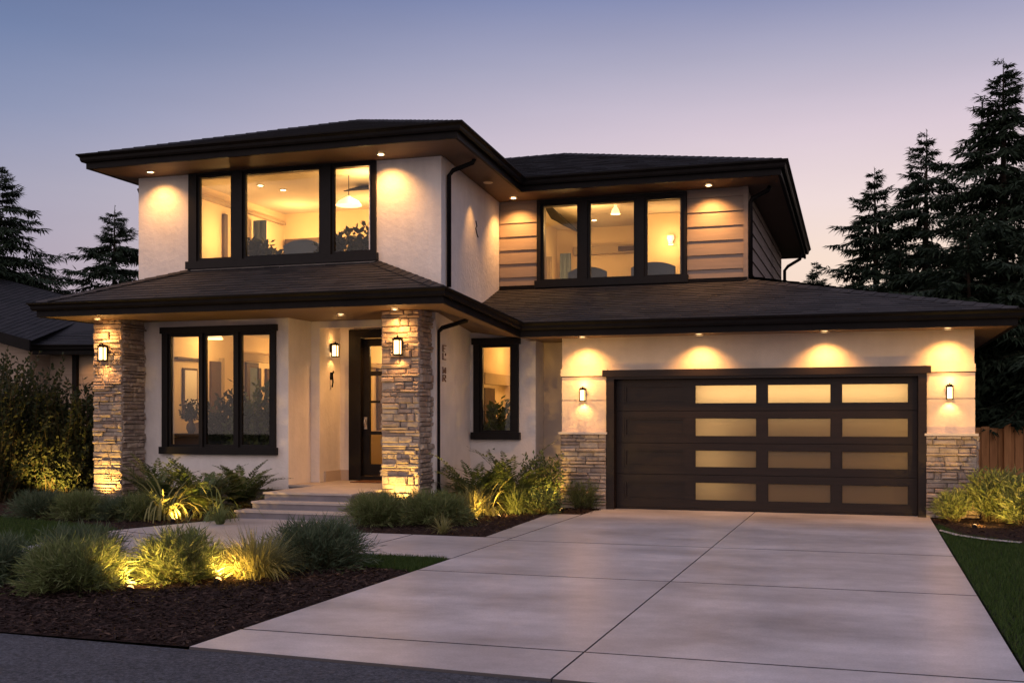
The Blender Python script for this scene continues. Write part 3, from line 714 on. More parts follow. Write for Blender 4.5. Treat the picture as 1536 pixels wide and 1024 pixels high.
downlight((-8.3,16.4,3.213), 'recessed light in the porch soffit above the landing', 14, (0,.0,-1), 120)

def sconce(x, y, z, label, nx=0, ny=-1, s=1.0, power=7, group='lantern wall lights'):
    t = empty('wall_lantern', (x, y, z), label, 'wall light', group)
    n = Vector((nx,ny,0)); u = Vector((-ny,nx,0)); up = Vector((0,0,1)); c = Vector((x,y,z))+n*.10*s
    b = MB(); b.obox(Vector((x,y,z+.06*s))+n*.012, u*.045*s, n*.012, up*.09*s); b.build('back_plate', M['bronze'], t)
    b = MB(); b.obox(c+up*.125*s, u*.065*s, n*.065*s, up*.012*s); b.obox(c+up*.147*s, u*.045*s, n*.045*s, up*.011*s); b.obox(c+up*.17*s, u*.012*s, n*.012*s, up*.014*s)
    b.obox(c+up*.145*s-n*.05*s, u*.010*s, n*.06*s, up*.009*s); b.build('cap', M['bronze'], t)
    b = MB()
    for a in (-1,1):
        for d in (-1,1): b.obox(c+u*a*.052*s+n*d*.052*s, u*.008*s, n*.008*s, up*.114*s)
    b.obox(c-up*.118*s, u*.062*s, n*.062*s, up*.010*s); b.build('cage', M['bronze'], t)
    b = MB(); b.obox(c, u*.042*s, n*.042*s, up*.105*s); b.build('glass_shade', M['lantern'], t)
    lamp('SPOT', c-up*.14*s, power*3.0, WARM, t, (-nx*.25,-ny*.25,-1), 120, .8, .03)
    lamp('POINT', c+n*.02+up*.22*s, power*.9, WARM, t, rad=.03)
    return t
sconce(-12.66,16.07,2.62,'glowing lantern high on the left stone column')
sconce(-7.09,16.07,2.62,'glowing lantern high on the right stone column beside the front door')
sconce(-4.52,17.785,1.88,'glowing lantern on the pillar left of the garage door', s=.8, power=5)
sconce(1.14,17.785,1.88,'glowing lantern on the pillar right of the garage door', s=.8, power=5)
sconce(-9.3,17.98,2.72,'lantern on the porch side wall above the door bell', 1, 0, s=.9, power=1.8)

# small things on the walls
t = empty('door_bell', (-9.3,17.98,2.30), 'small dark curled bell pull below the lantern on the porch side wall', 'door bell')
b = MB(); b.box(-9.3,-9.285,17.95,18.01,2.20,2.33); b.build('plate', M['bronze'], t)
b = MB(); b.tube([(-9.28,17.99,2.30),(-9.25,18.0,2.33),(-9.24,17.97,2.35),(-9.24,17.94,2.31),(-9.25,17.95,2.27),(-9.25,17.97,2.16),(-9.26,17.96,2.06)],.012,6); b.build('hook', M['bronze'], t)
t = empty('house_sign', (-6.7,17.0,2.4), 'vertical strip of dark metal lettering on the white side wall', 'sign')
def stroke(b, pts, w=.014):
    for (y0,z0), (y1,z1) in zip(pts, pts[1:]):
        d = Vector((0,y1-y0,z1-z0)); L = d.length/2; d.normalize(); b.obox((-6.688,(y0+y1)/2,(z0+z1)/2),(0.010,0,0),d*(L+w/2),Vector((0,-d.z,d.y))*w/2)
glyphs = [[[(0,0),(0,1)],[(0,1),(1,1)],[(0,.5),(.6,.5)],[(0,0),(.4,0)]], [[(0,1),(0,0),(.9,0)],[(.9,1),(.9,.7)]], [[(0,0),(0,1)],[(.1,.1),(.9,.9),(.9,.1),(.2,.5)]], [[(0,0),(0,1),(.9,1),(.9,.55),(0,.5)],[(.4,.5),(.9,0)]]]
for i, g in enumerate(glyphs):
    b = MB()
    for pl in g: stroke(b, [(16.90+p[0]*.13, 2.60-i*.13-(.10 if i > 1 else 0)+p[1]*.10) for p in pl])
    b.build('letter', M['sign'], t)
b = MB(); b.tube([(-6.515,18.02,4.93),(-6.505,18.04,4.84),(-6.51,18.0,4.80),(-6.505,18.05,4.70),(-6.51,18.12,4.66)],.008,5)
tag(b.build('hanging_wire', M['bronze'], loc=(-6.51,18.05,4.8)), 'short dark wire hanging on the upper white side wall', 'wire')

# ------------------------------------------------------------------ vegetation
def tuft(n, h, r, seed, w=.006, droop=.9, base=.12, spread=1.0, seg=4):
    q = random.Random(seed); b = MB()
    for i in range(n):
        a = q.uniform(0,6.283); rr = base*r*math.sqrt(q.random())*2; x, y = rr*math.cos(a), rr*math.sin(a)
        a += q.gauss(0,.5); L = h*q.uniform(.65,1.25); lean = q.random()**.8*spread; ww = w*q.uniform(.6,1.3)
        px, py = -math.sin(a)*ww, math.cos(a)*ww; pts = []; ang = math.pi/2-lean*.75; k = droop*q.uniform(.4,1.3)*(.25+lean)
        cx_, cy_, cz = x, y, 0; rl = 0
        for s_ in range(seg+1):
            pts.append((cx_, cy_, cz)); d = L/seg; rl = math.cos(ang)*d; cx_ += math.cos(a)*rl; cy_ += math.sin(a)*rl; cz = max(.01, cz+math.sin(ang)*d); ang -= k*.55
        vs = []
        for s_, p in enumerate(pts[:-1]):
            f = 1-(s_/seg)**2*.7; vs += [(p[0]-px*f,p[1]-py*f,p[2]), (p[0]+px*f,p[1]+py*f,p[2])]
        vs.append(pts[-1]); m = len(vs)-1
        b.quads(vs, [(2*s_,2*s_+1,2*s_+3,2*s_+2) for s_ in range(seg-1)]+[(m-2,m-1,m)])
    return b
def bush(ns, h, r, seed, per=22, ll=.06, lw=.008, base=.25, up=.35, droop=.35, start=.2, sr=.003, flat=.5, follow=.8):
    """many thin stems, small leaves set along each"""
    q = random.Random(seed); lv = MB(); sm = MB()
    for i in range(ns):
        a = q.uniform(0,6.283); rr = base*r*math.sqrt(q.random()); p = Vector((rr*math.cos(a), rr*math.sin(a), 0))
        a += q.gauss(0,.35); el = math.pi/2-abs(q.gauss(0,.5))*(1-up)*1.6-.05; el = max(.12, el)
        mx = 1/math.sqrt((math.cos(el)/r)**2+(math.sin(el)/h)**2)*q.uniform(.72,1.08)
        d = Vector((math.cos(a)*math.cos(el), math.sin(a)*math.cos(el), math.sin(el))); n = 5; pts = [p.copy()]
        for s_ in range(n):
            p = p+d*(mx/n); pts.append(p.copy()); d = (d+Vector((q.gauss(0,.1),q.gauss(0,.1),q.gauss(0,.08)-droop*.12*s_*(1-up)))).normalized()
            if p.z < .02: p.z = .02
        sm.tube(pts, [sr*(1-.7*s_/n) for s_ in range(n+1)], 3, caps=False)
        for k in range(per):
            t = start+(1-start)*(k+q.random())/per; f = t*n; i0 = min(int(f), n-1); c = pts[i0].lerp(pts[i0+1], f-i0); dd = (pts[i0+1]-pts[i0]).normalized()
            rv = Vector((q.gauss(0,1),q.gauss(0,1),q.gauss(0,1))); rv = rv-dd*rv.dot(dd)
            if rv.length < 1e-3: continue
            rv.normalize(); e = (dd*q.uniform(.35,1.0)+rv*follow).normalized(); s = e.cross(Vector((q.gauss(0,1),q.gauss(0,1),q.gauss(0,1)+flat))).normalized()
            L = ll*q.uniform(.6,1.25); w_ = lw*q.uniform(.7,1.2)
            lv.face([c, c+e*L*.45+s*w_, c+e*L, c+e*L*.45-s*w_])
    return lv, sm
def fronds(nf, h, r, seed, pairs=15, ll=.10, lw=.011):
    q = random.Random(seed); lv = MB(); sm = MB()
    for i in range(nf):
        a = q.uniform(0,6.283); el = q.uniform(.55,1.45); L = h*q.uniform(.75,1.15) if el > 1 else (h+r)*.5*q.uniform(.8,1.2)
        p = Vector((q.gauss(0,.1*r), q.gauss(0,.1*r), .02)); n = 8; pts = [p.copy()]; hd = Vector((math.cos(a), math.sin(a), 0))
        for s_ in range(n):
            p = p+(hd*math.cos(el)+Vector((0,0,math.sin(el))))*(L/n); el -= q.uniform(.08,.2); pts.append(p.copy())
        sm.tube(pts, [.006*(1-.8*s_/n) for s_ in range(n+1)], 3, caps=False)
        sd = Vector((-hd.y, hd.x, 0))
        for k in range(pairs):
            t = .22+.78*k/(pairs-1); f = t*n; i0 = min(int(f), n-1); c = pts[i0].lerp(pts[i0+1], f-i0); dd = (pts[i0+1]-pts[i0]).normalized()
            Lk = ll*math.sin(math.pi*(.22+.72*t))*q.uniform(.85,1.15)
            for sg in (-1,1):
                e = (sd*sg*.85+dd*.6+Vector((0,0,q.uniform(-.15,.25)))).normalized(); s = e.cross(dd.cross(sd)).normalized()
                lv.face([c, c+e*Lk*.4+s*lw, c+e*Lk, c+e*Lk*.4-s*lw])
    return lv, sm
def strap(n, h, seed, w=.016, droop=1.4): return tuft(n, h, .25, seed, w=w, droop=droop, base=.3, spread=.8, seg=7)

def put_tuft(name, u, v, lab, cat, grp, n, h, r, seed, m, **k):
    p = G(u, v); o = tuft(n, h, r, seed, **k).build(name, M[m]); o.location = p; return tag(o, lab, cat, grp)
def put_bush(name, u, v, lab, cat, grp, m, seed, fr=False, **k):
    p = G(u, v); t = empty(name, p, lab, cat, grp)
    lv, sm = fronds(seed=seed, **k) if fr else bush(seed=seed, **k)
    off = MB(); 
    for mb, nm, mt in ((lv,'foliage',m),(sm,'stems','stem')):
        mb.v = [(x+p[0],y+p[1],z+p[2]) for x, y, z in mb.v]; mb.build(nm, M[mt], t)
    return t
FB = 'shrubs in the front mulch bed'
fine = dict(ll=.12, lw=.0042, per=20, follow=.45, droop=.35, up=.22, base=.4, start=.10)
put_bush('feathery_shrub',-6,872,'dark feathery shrub cut by the left edge of the photo','shrub',FB,'blade_dark',51,ns=320,h=.38,r=.38,**fine)
put_bush('feathery_shrub',112,884,'large feathery shrub left of the front bed spotlight, lit on its right side','shrub',FB,'blade',52,ns=560,h=.42,r=.42,**fine)
put_bush('feathery_shrub',120,850,'grey green feathery shrub behind the large lit one near the walk','shrub',FB,'blade_dark',53,ns=320,h=.38,r=.46,**fine)
put_bush('feathery_shrub',268,872,'tall feathery shrub between the two front bed spotlights','shrub',FB,'blade',54,ns=500,h=.45,r=.36,**fine)
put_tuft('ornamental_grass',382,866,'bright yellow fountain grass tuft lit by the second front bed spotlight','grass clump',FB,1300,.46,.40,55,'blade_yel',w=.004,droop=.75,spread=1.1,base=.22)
put_bush('feathery_shrub',476,850,'dark green mounded shrub at the right end of the front bed','shrub',FB,'blade_dark',56,ns=600,h=.44,r=.50,**fine)
BL = 'plants in the bed under the large ground floor window'
put_bush('grass_clump',58,776,'low grass mound farthest left under the hedge','grass clump',BL,'blade_dark',61,ns=300,h=0.36,r=0.42,**fine)
put_bush('grass_clump',120,778,'low grass mound left of the left stone column','grass clump',BL,'blade',62,ns=330,h=0.38,r=0.42,**fine)
put_bush('grass_clump',176,779,'small dark grass mound in front of the left stone column','grass clump',BL,'blade_dark',63,ns=220,h=0.29,r=0.3,**fine)
put_bush('grass_clump',214,779,'grass mound between left stone column and lit strap leaves','grass clump',BL,'blade',64,ns=300,h=0.36,r=0.36,**fine)
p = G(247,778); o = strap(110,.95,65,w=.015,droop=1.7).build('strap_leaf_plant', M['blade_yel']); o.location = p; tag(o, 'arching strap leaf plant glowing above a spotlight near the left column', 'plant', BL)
put_bush('leafy_shrub',236,763,'dark leafy shrub behind the glowing strap leaves','shrub',BL,'leaf',66,fr=True,nf=54,h=1.0,r=.58,pairs=17,ll=.15,lw=.022)
put_bush('leafy_shrub',300,772,'broad fern like shrub below the large ground floor window','shrub',BL,'leaf',67,fr=True,nf=60,h=1.0,r=.6,pairs=17,ll=.16,lw=.022)
put_bush('leafy_shrub',362,764,'fern like shrub nearest the left end of the steps','shrub',BL,'leaf',68,fr=True,nf=52,h=.92,r=.52,pairs=17,ll=.14,lw=.021)
p = G(322,780); o = strap(34,.75,69,w=.011,droop=1.8).build('strap_leaf_plant', M['blade']); o.location = p; tag(o, 'green arching strap leaf plant in front of the fern like shrubs', 'plant', BL)
put_tuft('grass_clump',330,786,'tiny grass tuft at the mulch edge beside the walk','grass clump',BL,160,.30,.2,70,'blade',w=.005)
BM = 'plants in the bed between steps and driveway'
put_bush('feathery_shrub',566,786,'feathery low shrub hiding the right end of the steps','shrub',BM,'blade',71,ns=460,h=.41,r=.46,**fine)
put_bush('feathery_shrub',652,786,'wide feathery low shrub in front of the right stone column','shrub',BM,'blade',72,ns=560,h=.43,r=.55,**fine)
put_tuft('grass_clump',664,800,'small spiky pale tuft at the mulch edge by the walk','grass clump',BM,110,.26,.2,73,'blade_yel',w=.005,droop=.5,spread=1.3)
put_tuft('grass_clump',708,778,'lit grass clump right of the wide feathery shrub','grass clump',BM,420,.50,.32,74,'blade_yel',w=.0045,droop=.9)
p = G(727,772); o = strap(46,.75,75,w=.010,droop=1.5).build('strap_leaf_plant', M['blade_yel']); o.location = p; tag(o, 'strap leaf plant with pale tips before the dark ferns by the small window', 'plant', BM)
put_bush('leafy_shrub',712,766,'dark fern like shrub against the white side wall','shrub',BM,'leaf',76,fr=True,nf=60,h=1.2,r=.55,pairs=17,ll=.14,lw=.02)
put_bush('leafy_shrub',768,765,'tall fern like shrub under the narrow window','shrub',BM,'leaf',77,fr=True,nf=66,h=1.3,r=.6,pairs=18,ll=.14,lw=.02)
put_bush('leafy_shrub',812,763,'bright leafy shrub in the corner beside the garage','shrub',BM,'leaf',78,ns=120,h=.95,r=.36,per=16,ll=.07,lw=.018,up=.5,base=.4)
put_tuft('grass_clump',774,770,'pale grass clump next to the spotlight under the narrow window','grass clump',BM,480,.46,.36,79,'blade',w=.005,spread=1.1)
put_bush('box_shrub',812,770,'small dense round shrub before the corner of the garage','shrub',BM,'leaf',80,ns=170,h=.44,r=.30,per=18,ll=.04,lw=.010,up=.2,base=.5)
put_bush('feathery_shrub',876,763,'upright feathery shrub against the left stone wainscot','shrub',BM,'blade',81,ns=210,h=.46,r=.34,**dict(fine,up=.5,ll=.07))
BR = 'plants in the bed right of the garage'
put_bush('leafy_shrub',1432,782,'small fine leaved shrub against the right stone wainscot','shrub',BR,'blade',82,ns=200,h=.44,r=.30,per=16,ll=.11,lw=.006,up=.5,follow=.45)
put_bush('leafy_shrub',1494,782,'large willowy shrub lit from below before the wooden fence','shrub',BR,'blade',83,ns=250,h=.76,r=.40,per=20,ll=.13,lw=.009,up=.55,base=.4,follow=.5)
put_bush('leafy_shrub',1546,788,'leafy shrub cut by the right edge before the wooden fence','shrub',BR,'blade',84,ns=210,h=.70,r=.40,per=20,ll=.12,lw=.010,up=.5,base=.4,follow=.5)
HG = 'tall hedge shrubs at the left edge'
for (u, yy, h, r_, sd, lab) in ((-25,16.0,2.75,.62,91,'tall dark shrub cut by the left edge of the photo'),(26,16.9,2.75,.55,92,'tall dark upright shrub second from the left edge'),(72,17.1,2.35,.5,93,'tall open shrub with a spotlight at its foot'),(112,17.2,2.4,.36,94,'tall dark shrub close behind the left stone column')):
    p = AT(u, 700, yy); t = empty('hedge_shrub', (p[0],yy,0), lab, 'shrub', HG)
    lv, sm = bush(200 if sd != 93 else 120, h, r_, sd, per=50, ll=.095, lw=.028, up=.78, base=.8, sr=.010, start=.12)
    for mb, nm, mt in ((lv,'foliage','leaf_dark'),(sm,'stems','stem')):
        mb.v = [(x+p[0],y+yy,z) for x, y, z in mb.v]; mb.build(nm, M[mt], t)

# spotlights in the beds -------------------------------------------------
def uplight(u, v, lab, power=14, direc=(0,.35,1), size=120, xyz=None, off=(0,0), gain=11):
    p = Vector(xyz if xyz else G(u, v)); p.x += off[0]; p.y += off[1]
    t = empty('garden_spotlight', p, lab, 'spotlight', 'garden spotlights in the beds')
    d = Vector(direc).normalized()
    b = MB(); b.tube([p+Vector((0,0,-.05)), p+Vector((0,0,.01))], .012, 8); b.tube([p+Vector((0,0,.0))-d*.02, p+Vector((0,0,.0))+d*.045], [.028,.034], 12, caps=False); b.build('housing', M['bronze'], t)
    b = MB(); c = p+d*.042; b.tube([c, c+d*.014, c+d*.026, c+d*.032], [.032,.029,.02,.005], 12); b.build('lens', M['lens_low'], t); c = c+d*.03
    lamp('SPOT', c+d*.02, power*gain, (1,.58,.13), t, d, size, .6, .02)
    return t
uplight(193,889,'spotlight at the front of the front mulch bed between two shrubs',16,(-.1,.6,.8),165,gain=5.5)
uplight(324,876,'spotlight at the foot of the yellow fountain grass',16,(.1,.6,.8),165,gain=5)
uplight(154,766,'spotlight at the foot of the left stone column',24,(0.02,.30,1),110,xyz=(-12.63,15.78,0),gain=5)
uplight(258,783,'spotlight under the glowing strap leaf plant',14,(-.05,.7,.8),130,gain=12)
uplight(600,772,'spotlight at the foot of the right stone column',22,(0.0,.30,1),110,xyz=(-7.08,15.78,0),gain=5)
uplight(712,782,'spotlight left of the strap leaf plant by the dark ferns',10,(0.1,.9,.6),95,gain=7)
uplight(746,777,'spotlight at the mulch edge under the narrow window',13,(0.15,.9,.6),100,gain=8)
uplight(845,767,'spotlight at the corner between garage and narrow window',12,(-.75,.5,.6),100,gain=7)
uplight(1461,792,'spotlight in the bed right of the garage',14,(.25,.75,.6),130,gain=8)
uplight(62,752,'spotlight at the foot of the tall hedge',16,(0,.3,1),150,xyz=(AT(70,752,16.5)[0],16.5,0))

# conifers ----------------------------------------------------------------
def conifer(x, y, h, seed, k=.40, rmax=3.0, lab='', lowest=.6, dens=1.0, nb=1.0):
    q = random.Random(seed); cr = MB(); tr = MB(); t = empty('conifer', (x,y,-.05), lab, 'tree', 'dark conifers behind the houses')
    tr.tube([(x,y,-.05),(x+q.uniform(-.05,.05),y,h*.5),(x,y,h*.97),(x,y,h)], [h*.016+.04,h*.010+.02,.012,.004], 7, caps=False)
    z = lowest
    def spray(c, e, L, w):
        sc = min(1, .45+.55*(h-c.z)/1.6); L *= sc; w *= sc
        s = e.cross(Vector((q.gauss(0,.4),q.gauss(0,.4),1))).normalized(); dn = Vector((0,0,-.10*L))
        cr.face([c, c+e*L*.35+s*w, c+e*L+dn, c+e*L*.35-s*w])
    while z < h-.12:
        top = h-z; rad = min(rmax, top*k+.06)
        for i in range(max(3, int(q.choice((6,7,7,8))*nb)) if top > 1 else 4):
            a = q.uniform(0,6.283); L = rad*q.uniform(.55,1.32); zz = z+q.uniform(-.12,.12)
            hd = Vector((math.cos(a), math.sin(a), 0)); el = .6 if top < 1.2 else q.uniform(.0,.42); n = 6
            p = Vector((x,y,zz)); pts = [p.copy()]
            for s_ in range(n):
                p = p+(hd*math.cos(el)+Vector((0,0,math.sin(el))))*(L/n); el += (-.16 if s_ < 3 else .14)+q.gauss(0,.04); pts.append(p.copy())
            tr.tube(pts, [max(.004,.012*L*(1-s_/n)) for s_ in range(n+1)], 3, caps=False)
            m = int((13+L*14)*dens); sd = Vector((-hd.y, hd.x, 0))
            for j in range(m):
                tt = .12+.88*(j+q.random())/m; f = tt*n; i0 = min(int(f), n-1); c = pts[i0].lerp(pts[i0+1], f-i0); dd = (pts[i0+1]-pts[i0]).normalized()
                tl = L*.34*(1.12-tt)*q.uniform(.7,1.2)+.10
                for sg in (-1,1):
                    e = (sd*sg*q.uniform(.5,1)+dd*q.uniform(.5,.9)+Vector((0,0,q.uniform(-.45,.02)))).normalized()
                    nn = max(2, int(tl/.16))
                    for g in range(nn):
                        cc = c+e*tl*g/nn; e2 = (e+Vector((q.gauss(0,.35),q.gauss(0,.35),q.gauss(-.15,.25)))).normalized()
                        spray(cc, e2, q.uniform(.15,.29), q.uniform(.018,.036))
            spray(pts[-1], dd, .26, .03)
        z += (.17+.12*q.random())*(1 if top > 1.5 else .7)
    for i in range(14): spray(Vector((x,y,h-.25+.02*i)), Vector((q.gauss(0,.5),q.gauss(0,.5),.9)).normalized(), .16, .02)
    cr.build('crown', M['needle'], t); tr.build('trunk', M['bark'], t); return t
def ctree(u, v, y, seed, lab, **k):
    p = AT(u, v, y); return conifer(p[0], y, p[2]+.05, seed, lab=lab, **k)
ctree(1505,92,27,101,'tallest dark conifer at the right edge', k=.46, rmax=3.4, nb=1.1)
ctree(1390,198,30,102,'slender conifer with clear spire between the tallest and the smaller one', k=.45, rmax=2.1, nb=.84, dens=.95)
ctree(1312,255,31,103,'conifer with a forked airy top nearest the roof corner', k=.44, rmax=1.95, nb=.9, dens=.95)
ctree(1225,395,44,104,'tiny distant conifer just right of the upper roof corner', k=.36, rmax=1.4)
ctree(1452,345,25,105,'dense low conifer in front of the tallest one', k=.58, rmax=3.0, dens=1.2, nb=1.25)
ctree(1575,300,24,106,'bushy conifer cut by the right edge above the fence', k=.55, rmax=3.0, dens=1.2, nb=1.25)
ctree(1350,372,27.5,110,'short dark conifer filling the gap above the garage roof', k=.5, rmax=2.2, dens=1.1)
ctree(-2,246,27,107,'large conifer cut by the left edge above the neighbouring roof', k=.60, rmax=3.4, nb=1.15)
ctree(172,312,29,108,'conifer close to the left side of the house', k=.56, rmax=3.0, nb=1.15)
ctree(-95,300,26,109,'conifer beyond the left edge with branches reaching in', k=.60, rmax=3.4, nb=1.15)

# fence on the right -------------------------------------------------------
fn = empty('wooden_fence', (3.2,21.9,0), 'brown vertical board fence right of the garage', 'fence')
b = MB(); q = random.Random(5); x = 1.52
while x < 7.5:
    w = .135+q.uniform(-.006,.006); z1 = 1.33+q.uniform(-.02,.02); y0 = 21.9+q.uniform(-.006,.006)
    b.box(x, x+w, y0, y0+.022, .03, z1); x += w+.008
b.build('boards', M['wood'], fn)
for x in (1.55,2.33,4.2,6.1):
    b = MB(); b.box(x,x+.11,21.80,21.897,0,1.44); b.build('post', M['wood'], fn)

# neighbouring house on the left --------------------------------------------
N = empty('neighbour_house', (-20.5,24,0), 'neighbouring house with dark shingle roof at the left edge', 'house')
b = MB(); b.box(-30,-17.0,22.9,30,0,3.1); b.box(-30,-19.75,22.2,22.9,0,3.15); b.face([(-30,22.2,3.15),(-19.75,22.2,3.15),(-30,22.2,5.7)]); b.build('wall', M['neigh'], N)
b = MB()
shingles(b, [(-20.2,22.15,3.32), (-15.5,22.15,3.24), (-15.9,26.2,4.6), (-21.8,26.2,5.0)], seed=60, row=.17)
shingles(b, [(-19.35,21.75,3.36), (-20.4,26.2,4.62), (-30,26.2,7.0), (-30,21.75,6.0)][::1], seed=61, row=.17)
b.face([(-15.9,26.2,4.6),(-21.8,26.2,5.0),(-30,26.2,7.0),(-30,31,4),(-15.5,31,3.2)])
nr = b.build('roof', M['shingle_blue'], N)
b = MB(); sweep(b, [(-30,21.7,6.0),(-19.3,21.7,3.36)], [(-.03,-.24),(.02,-.24),(.02,.03),(-.03,.03)]); sweep(b, [(-19.6,22.12,3.30),(-15.4,22.12,3.24)], GUT); b.build('fascia', M['bronze'], nr)
b = MB(); b.face([(-19.6,22.1,3.08),(-15.4,22.1,3.08),(-15.4,22.95,3.09),(-19.6,22.95,3.09)]); b.build('soffit', M['soffit'], nr)
b = MB(); b.box(-18.99,-18.86,22.8,22.9,0,3.08); b.build('corner_post', M['bronze'], N)
downlight((-18.45,22.45,3.085), 'recessed light under the eave of the neighbouring house', 5)

# ------------------------------------------------------------------ furnishings behind the glass
def potted(x, y, z, h, r, seed, lab, m='leaf', potc='pot', ph=.3):
    t = empty('potted_plant', (x,y,z), lab, 'plant', 'plants behind the windows')
    b = MB(); b.lathe((x,y,z), [(0,0),(.11,0),(.15,ph*.9),(.165,ph*.9),(.165,ph),(.13,ph),(.12,ph-.03),(0,ph-.03)], 14); b.build('pot', M[potc], t)
    lv, sm = bush(120, h-ph, r, seed, per=16, ll=.15, lw=.045, up=.45, base=.25, sr=.005)
    for mb, nm, mt in ((lv,'foliage',m),(sm,'stems','stem')):
        mb.v = [(a+x,c+y,d+z+ph-.03) for a, c, d in mb.v]; mb.build(nm, M[mt], t)
    return t
potted(-10.15,17.0,3.32,1.35,.36,201,'dark leafy plant at the bottom left of the big upstairs pane','leaf_dark')
potted(-8.62,17.0,3.32,1.42,.34,202,'leafy plant behind the left of the right upstairs pane','leaf_dark')
potted(-8.12,17.05,3.32,1.55,.34,203,'leafy plant at the right end of the big upstairs window','leaf_dark')
potted(-11.15,17.6,.34,1.85,.34,204,'tall dark plant behind the middle pane of the ground floor window','leaf_dark')
potted(-10.65,17.35,.34,1.65,.36,205,'green bushy plant behind the left of the right ground floor pane')
potted(-10.42,17.6,.34,2.0,.34,206,'taller green plant behind the right ground floor pane')
potted(-6.28,18.60,.34,1.65,.26,207,'leafy plant behind the narrow window')
t = empty('console_table', (-11.850,17.5,.34), 'dark console table behind the left ground floor pane', 'table')
b = MB(); b.box(-12.200,-11.500,17.3,17.72,1.16,1.22); b.build('table_top', M['indoor_dark'], t)
b = MB(); b.box(-12.160,-11.540,17.33,17.70,.40,1.155); b.build('cabinet', M['indoor_dark'], t)
for xx in (-12.140,-11.600):
    for yy in (17.35,17.64): b = MB(); b.box(xx,xx+.05,yy,yy+.05,.342,.40); b.build('leg', M['indoor_dark'], t)
t = empty('vase', (-11.920,17.5,1.221), 'dark vase of foliage on the console table', 'vase')
b = MB(); b.lathe((-11.920,17.5,1.221), [(0,0),(.05,0),(.09,.09),(.075,.17),(.04,.21),(.055,.24)], 14); b.build('body', M['pot'], t, smooth=True)
lv, sm = bush(34,.42,.2,210,per=12,ll=.07,lw=.022,up=.5,base=.1); 
for mb, nm, mt in ((lv,'foliage','leaf_dark'),(sm,'stems','stem')):
    mb.v = [(a-11.920,c+17.5,d+1.43) for a, c, d in mb.v]; mb.build(nm, M[mt], t)
def armchair(x, y, z, m, lab, seat=.42, w=.72, top=.95):
    t = empty('armchair', (x,y,z), lab, 'armchair')
    b = MB(); b.box(x-w/2+.1,x+w/2-.1,y-.3,y+.3,z+.16,z+seat); b.build('seat', M[m], t)
    b = MB(); n = 10; pts = [(x-w/2+w*i/n, top-.09*abs(2*i/n-1)**2.2) for i in range(n+1)]
    for (xa,za), (xb,zb) in zip(pts, pts[1:]): b.quads([(xa,y-.42,z+.16),(xb,y-.42,z+.16),(xb,y-.44,z+zb),(xa,y-.44,z+za),(xa,y-.302,z+.16),(xb,y-.302,z+.16),(xb,y-.34,z+zb),(xa,y-.34,z+za)], [(0,1,2,3),(5,4,7,6),(3,2,6,7)])
    b.build('backrest', M[m], t)
    for sx in (-1,1): b = MB(); b.box(x+sx*(w/2-.05)-.048,x+sx*(w/2-.05)+.048,y-.3,y+.3,z+.16,z+.6); b.build('arm', M[m], t)
    for sx in (-1,1):
        for sy in (-1,1): b = MB(); b.tube([(x+sx*.25,y+sy*.24,z),(x+sx*.25,y+sy*.24,z+.159)],.02,6); b.build('leg', M['indoor_dark'], t)
    return t
armchair(-4.98,20.25,3.0,'blue_cloth','rounded blue grey armchair behind the middle pane of the tan wall window', top=1.30)
armchair(-3.74,20.2,3.0,'blue_cloth','flat topped blue grey armchair behind the right pane of the tan wall window', top=1.33, w=.8)
armchair(-9.45,17.6,3.32,'blue_cloth','blue grey armchair behind the right of the big upstairs pane', top=1.30, w=.7)
armchair(-11.85,18.3,.34,'beige_cloth','beige armchair behind the middle ground floor pane', top=1.10)
def curtain(x0, x1, y, z0, z1, m, lab):
    b = MB(); n = 26
    P_ = [(x0+(x1-x0)*i/n, y+.035*math.sin(i*1.9)) for i in range(n+1)]
    for (a, c), (d, e) in zip(P_, P_[1:]):
        b.face([(a,c,z0),(d,e,z0),(d,e,z1),(a,c,z1)]); b.face([(a,c+.006,z1),(d,e+.006,z1),(d,e+.006,z0),(a,c+.006,z0)])
    return tag(b.build('curtain', M[m], loc=((x0+x1)/2,y,z0)), lab, 'curtain', 'curtains behind the windows')
curtain(-12.04,-11.72,19.85,3.33,5.55,'blue_cloth','blue curtain behind the left of the big upstairs pane')
curtain(-6.49,-6.36,22.3,3.02,4.9,'beige_cloth','beige curtain behind the left pane of the tan wall window')
curtain(-6.27,-6.02,22.6,3.02,5.0,'blue_cloth','blue curtain behind the left pane of the tan wall window')
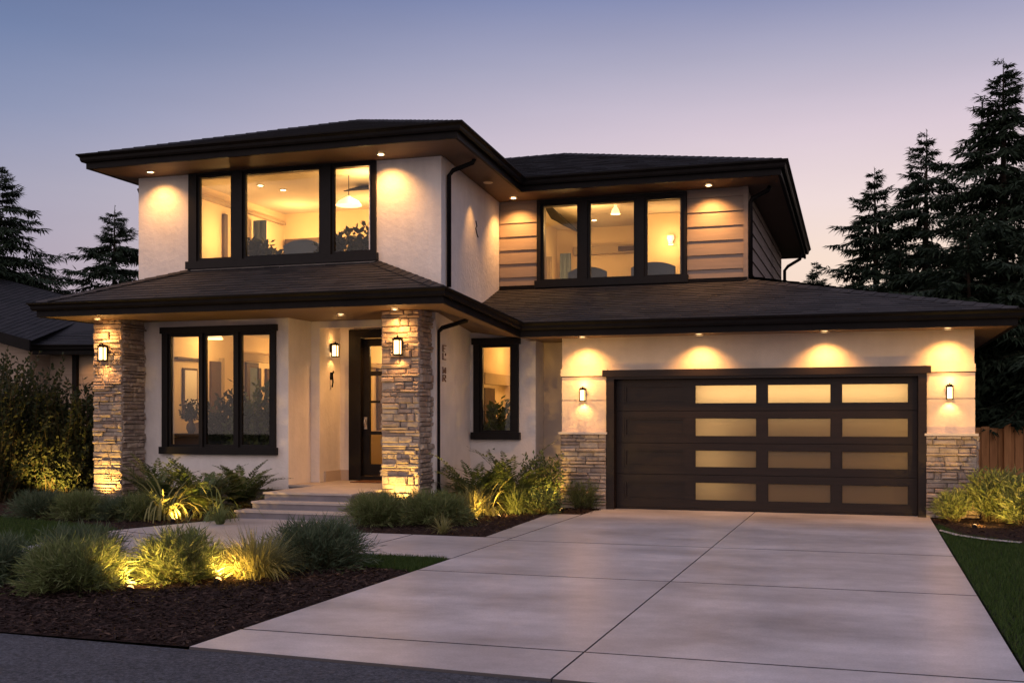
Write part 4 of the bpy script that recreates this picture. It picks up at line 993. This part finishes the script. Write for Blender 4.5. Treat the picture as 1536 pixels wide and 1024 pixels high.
def pendant(x, y, z, zt, lab, r=.22, power=14):
    t = empty('pendant_lamp', (x,y,z), lab, 'pendant lamp', 'pendant lamps behind the windows')
    b = MB(); b.lathe((x,y,z), [(r,0),(r*.75,.08),(r*.25,.15),(.03,.17)], 18); b.build('lamp_shade', M['shade'], t, smooth=True)
    b = MB(); b.tube([(x,y,z+.16),(x,y,zt)],.008,6); b.build('cord', M['bronze'], t); lamp('POINT',(x,y,z-.03),power,WARM2,t,rad=.05); return t
pendant(-9.0,18.1,5.36,5.91,'glowing pendant lamp behind the right upstairs pane', r=.24, power=8)
pendant(-4.66,20.8,5.43,5.615,'small pendant lamp behind the middle pane of the tan wall window', r=.09, power=6)
pendant(-12.0,18.4,3.02,3.215,'lit pendant lamp behind the middle ground floor pane', r=.16, power=8)
def spotin(loc, lab):
    t = empty('ceiling_spot', loc, lab, 'ceiling light', 'small ceiling spots behind the windows')
    b = MB(); b.lathe(loc, [(.05,-.002),(.075,-.002),(.075,-.012),(.05,-.012)], 16); b.build('trim_ring', M['white'], t)
    b = MB(); b.lathe(loc, [(0,-.008),(.05,-.008)], 16); b.build('lens', M['lens'], t)
spotin((-10.8,18.9,5.918),'right one of the two ceiling spots behind the big upstairs pane'); spotin((-11.0,18.4,5.918),'left one of the two ceiling spots behind the big upstairs pane')
spotin((-6.0,21.2,5.618),'ceiling spot behind the left pane of the tan wall window'); spotin((-5.45,22.3,5.618),'ceiling spot behind the middle pane of the tan wall window')
t = empty('framed_picture', (-12.33,18.05,1.5), 'pale picture with dark frame on the wall behind the left ground floor pane', 'picture')
b = MB(); b.box(-12.335,-12.30,17.82,18.28,1.5,2.45); b.build('frame', M['indoor_dark'], t)
b = MB(); b.box(-12.299,-12.292,17.86,18.24,1.54,2.41); b.build('canvas', M['white'], t)
t = empty('wall_lamp', (-3.78,21.94,5.0), 'glowing wall lamp behind the right pane of the tan wall window', 'wall lamp')
b = MB(); b.box(-3.83,-3.73,21.90,21.945,4.95,5.05); b.build('back_plate', M['metal'], t)
b = MB(); b.lathe((-3.78,21.86,4.98), [(.03,0),(.075,.10),(.07,.16)], 14); b.build('lamp_shade', M['shade'], t, smooth=True)
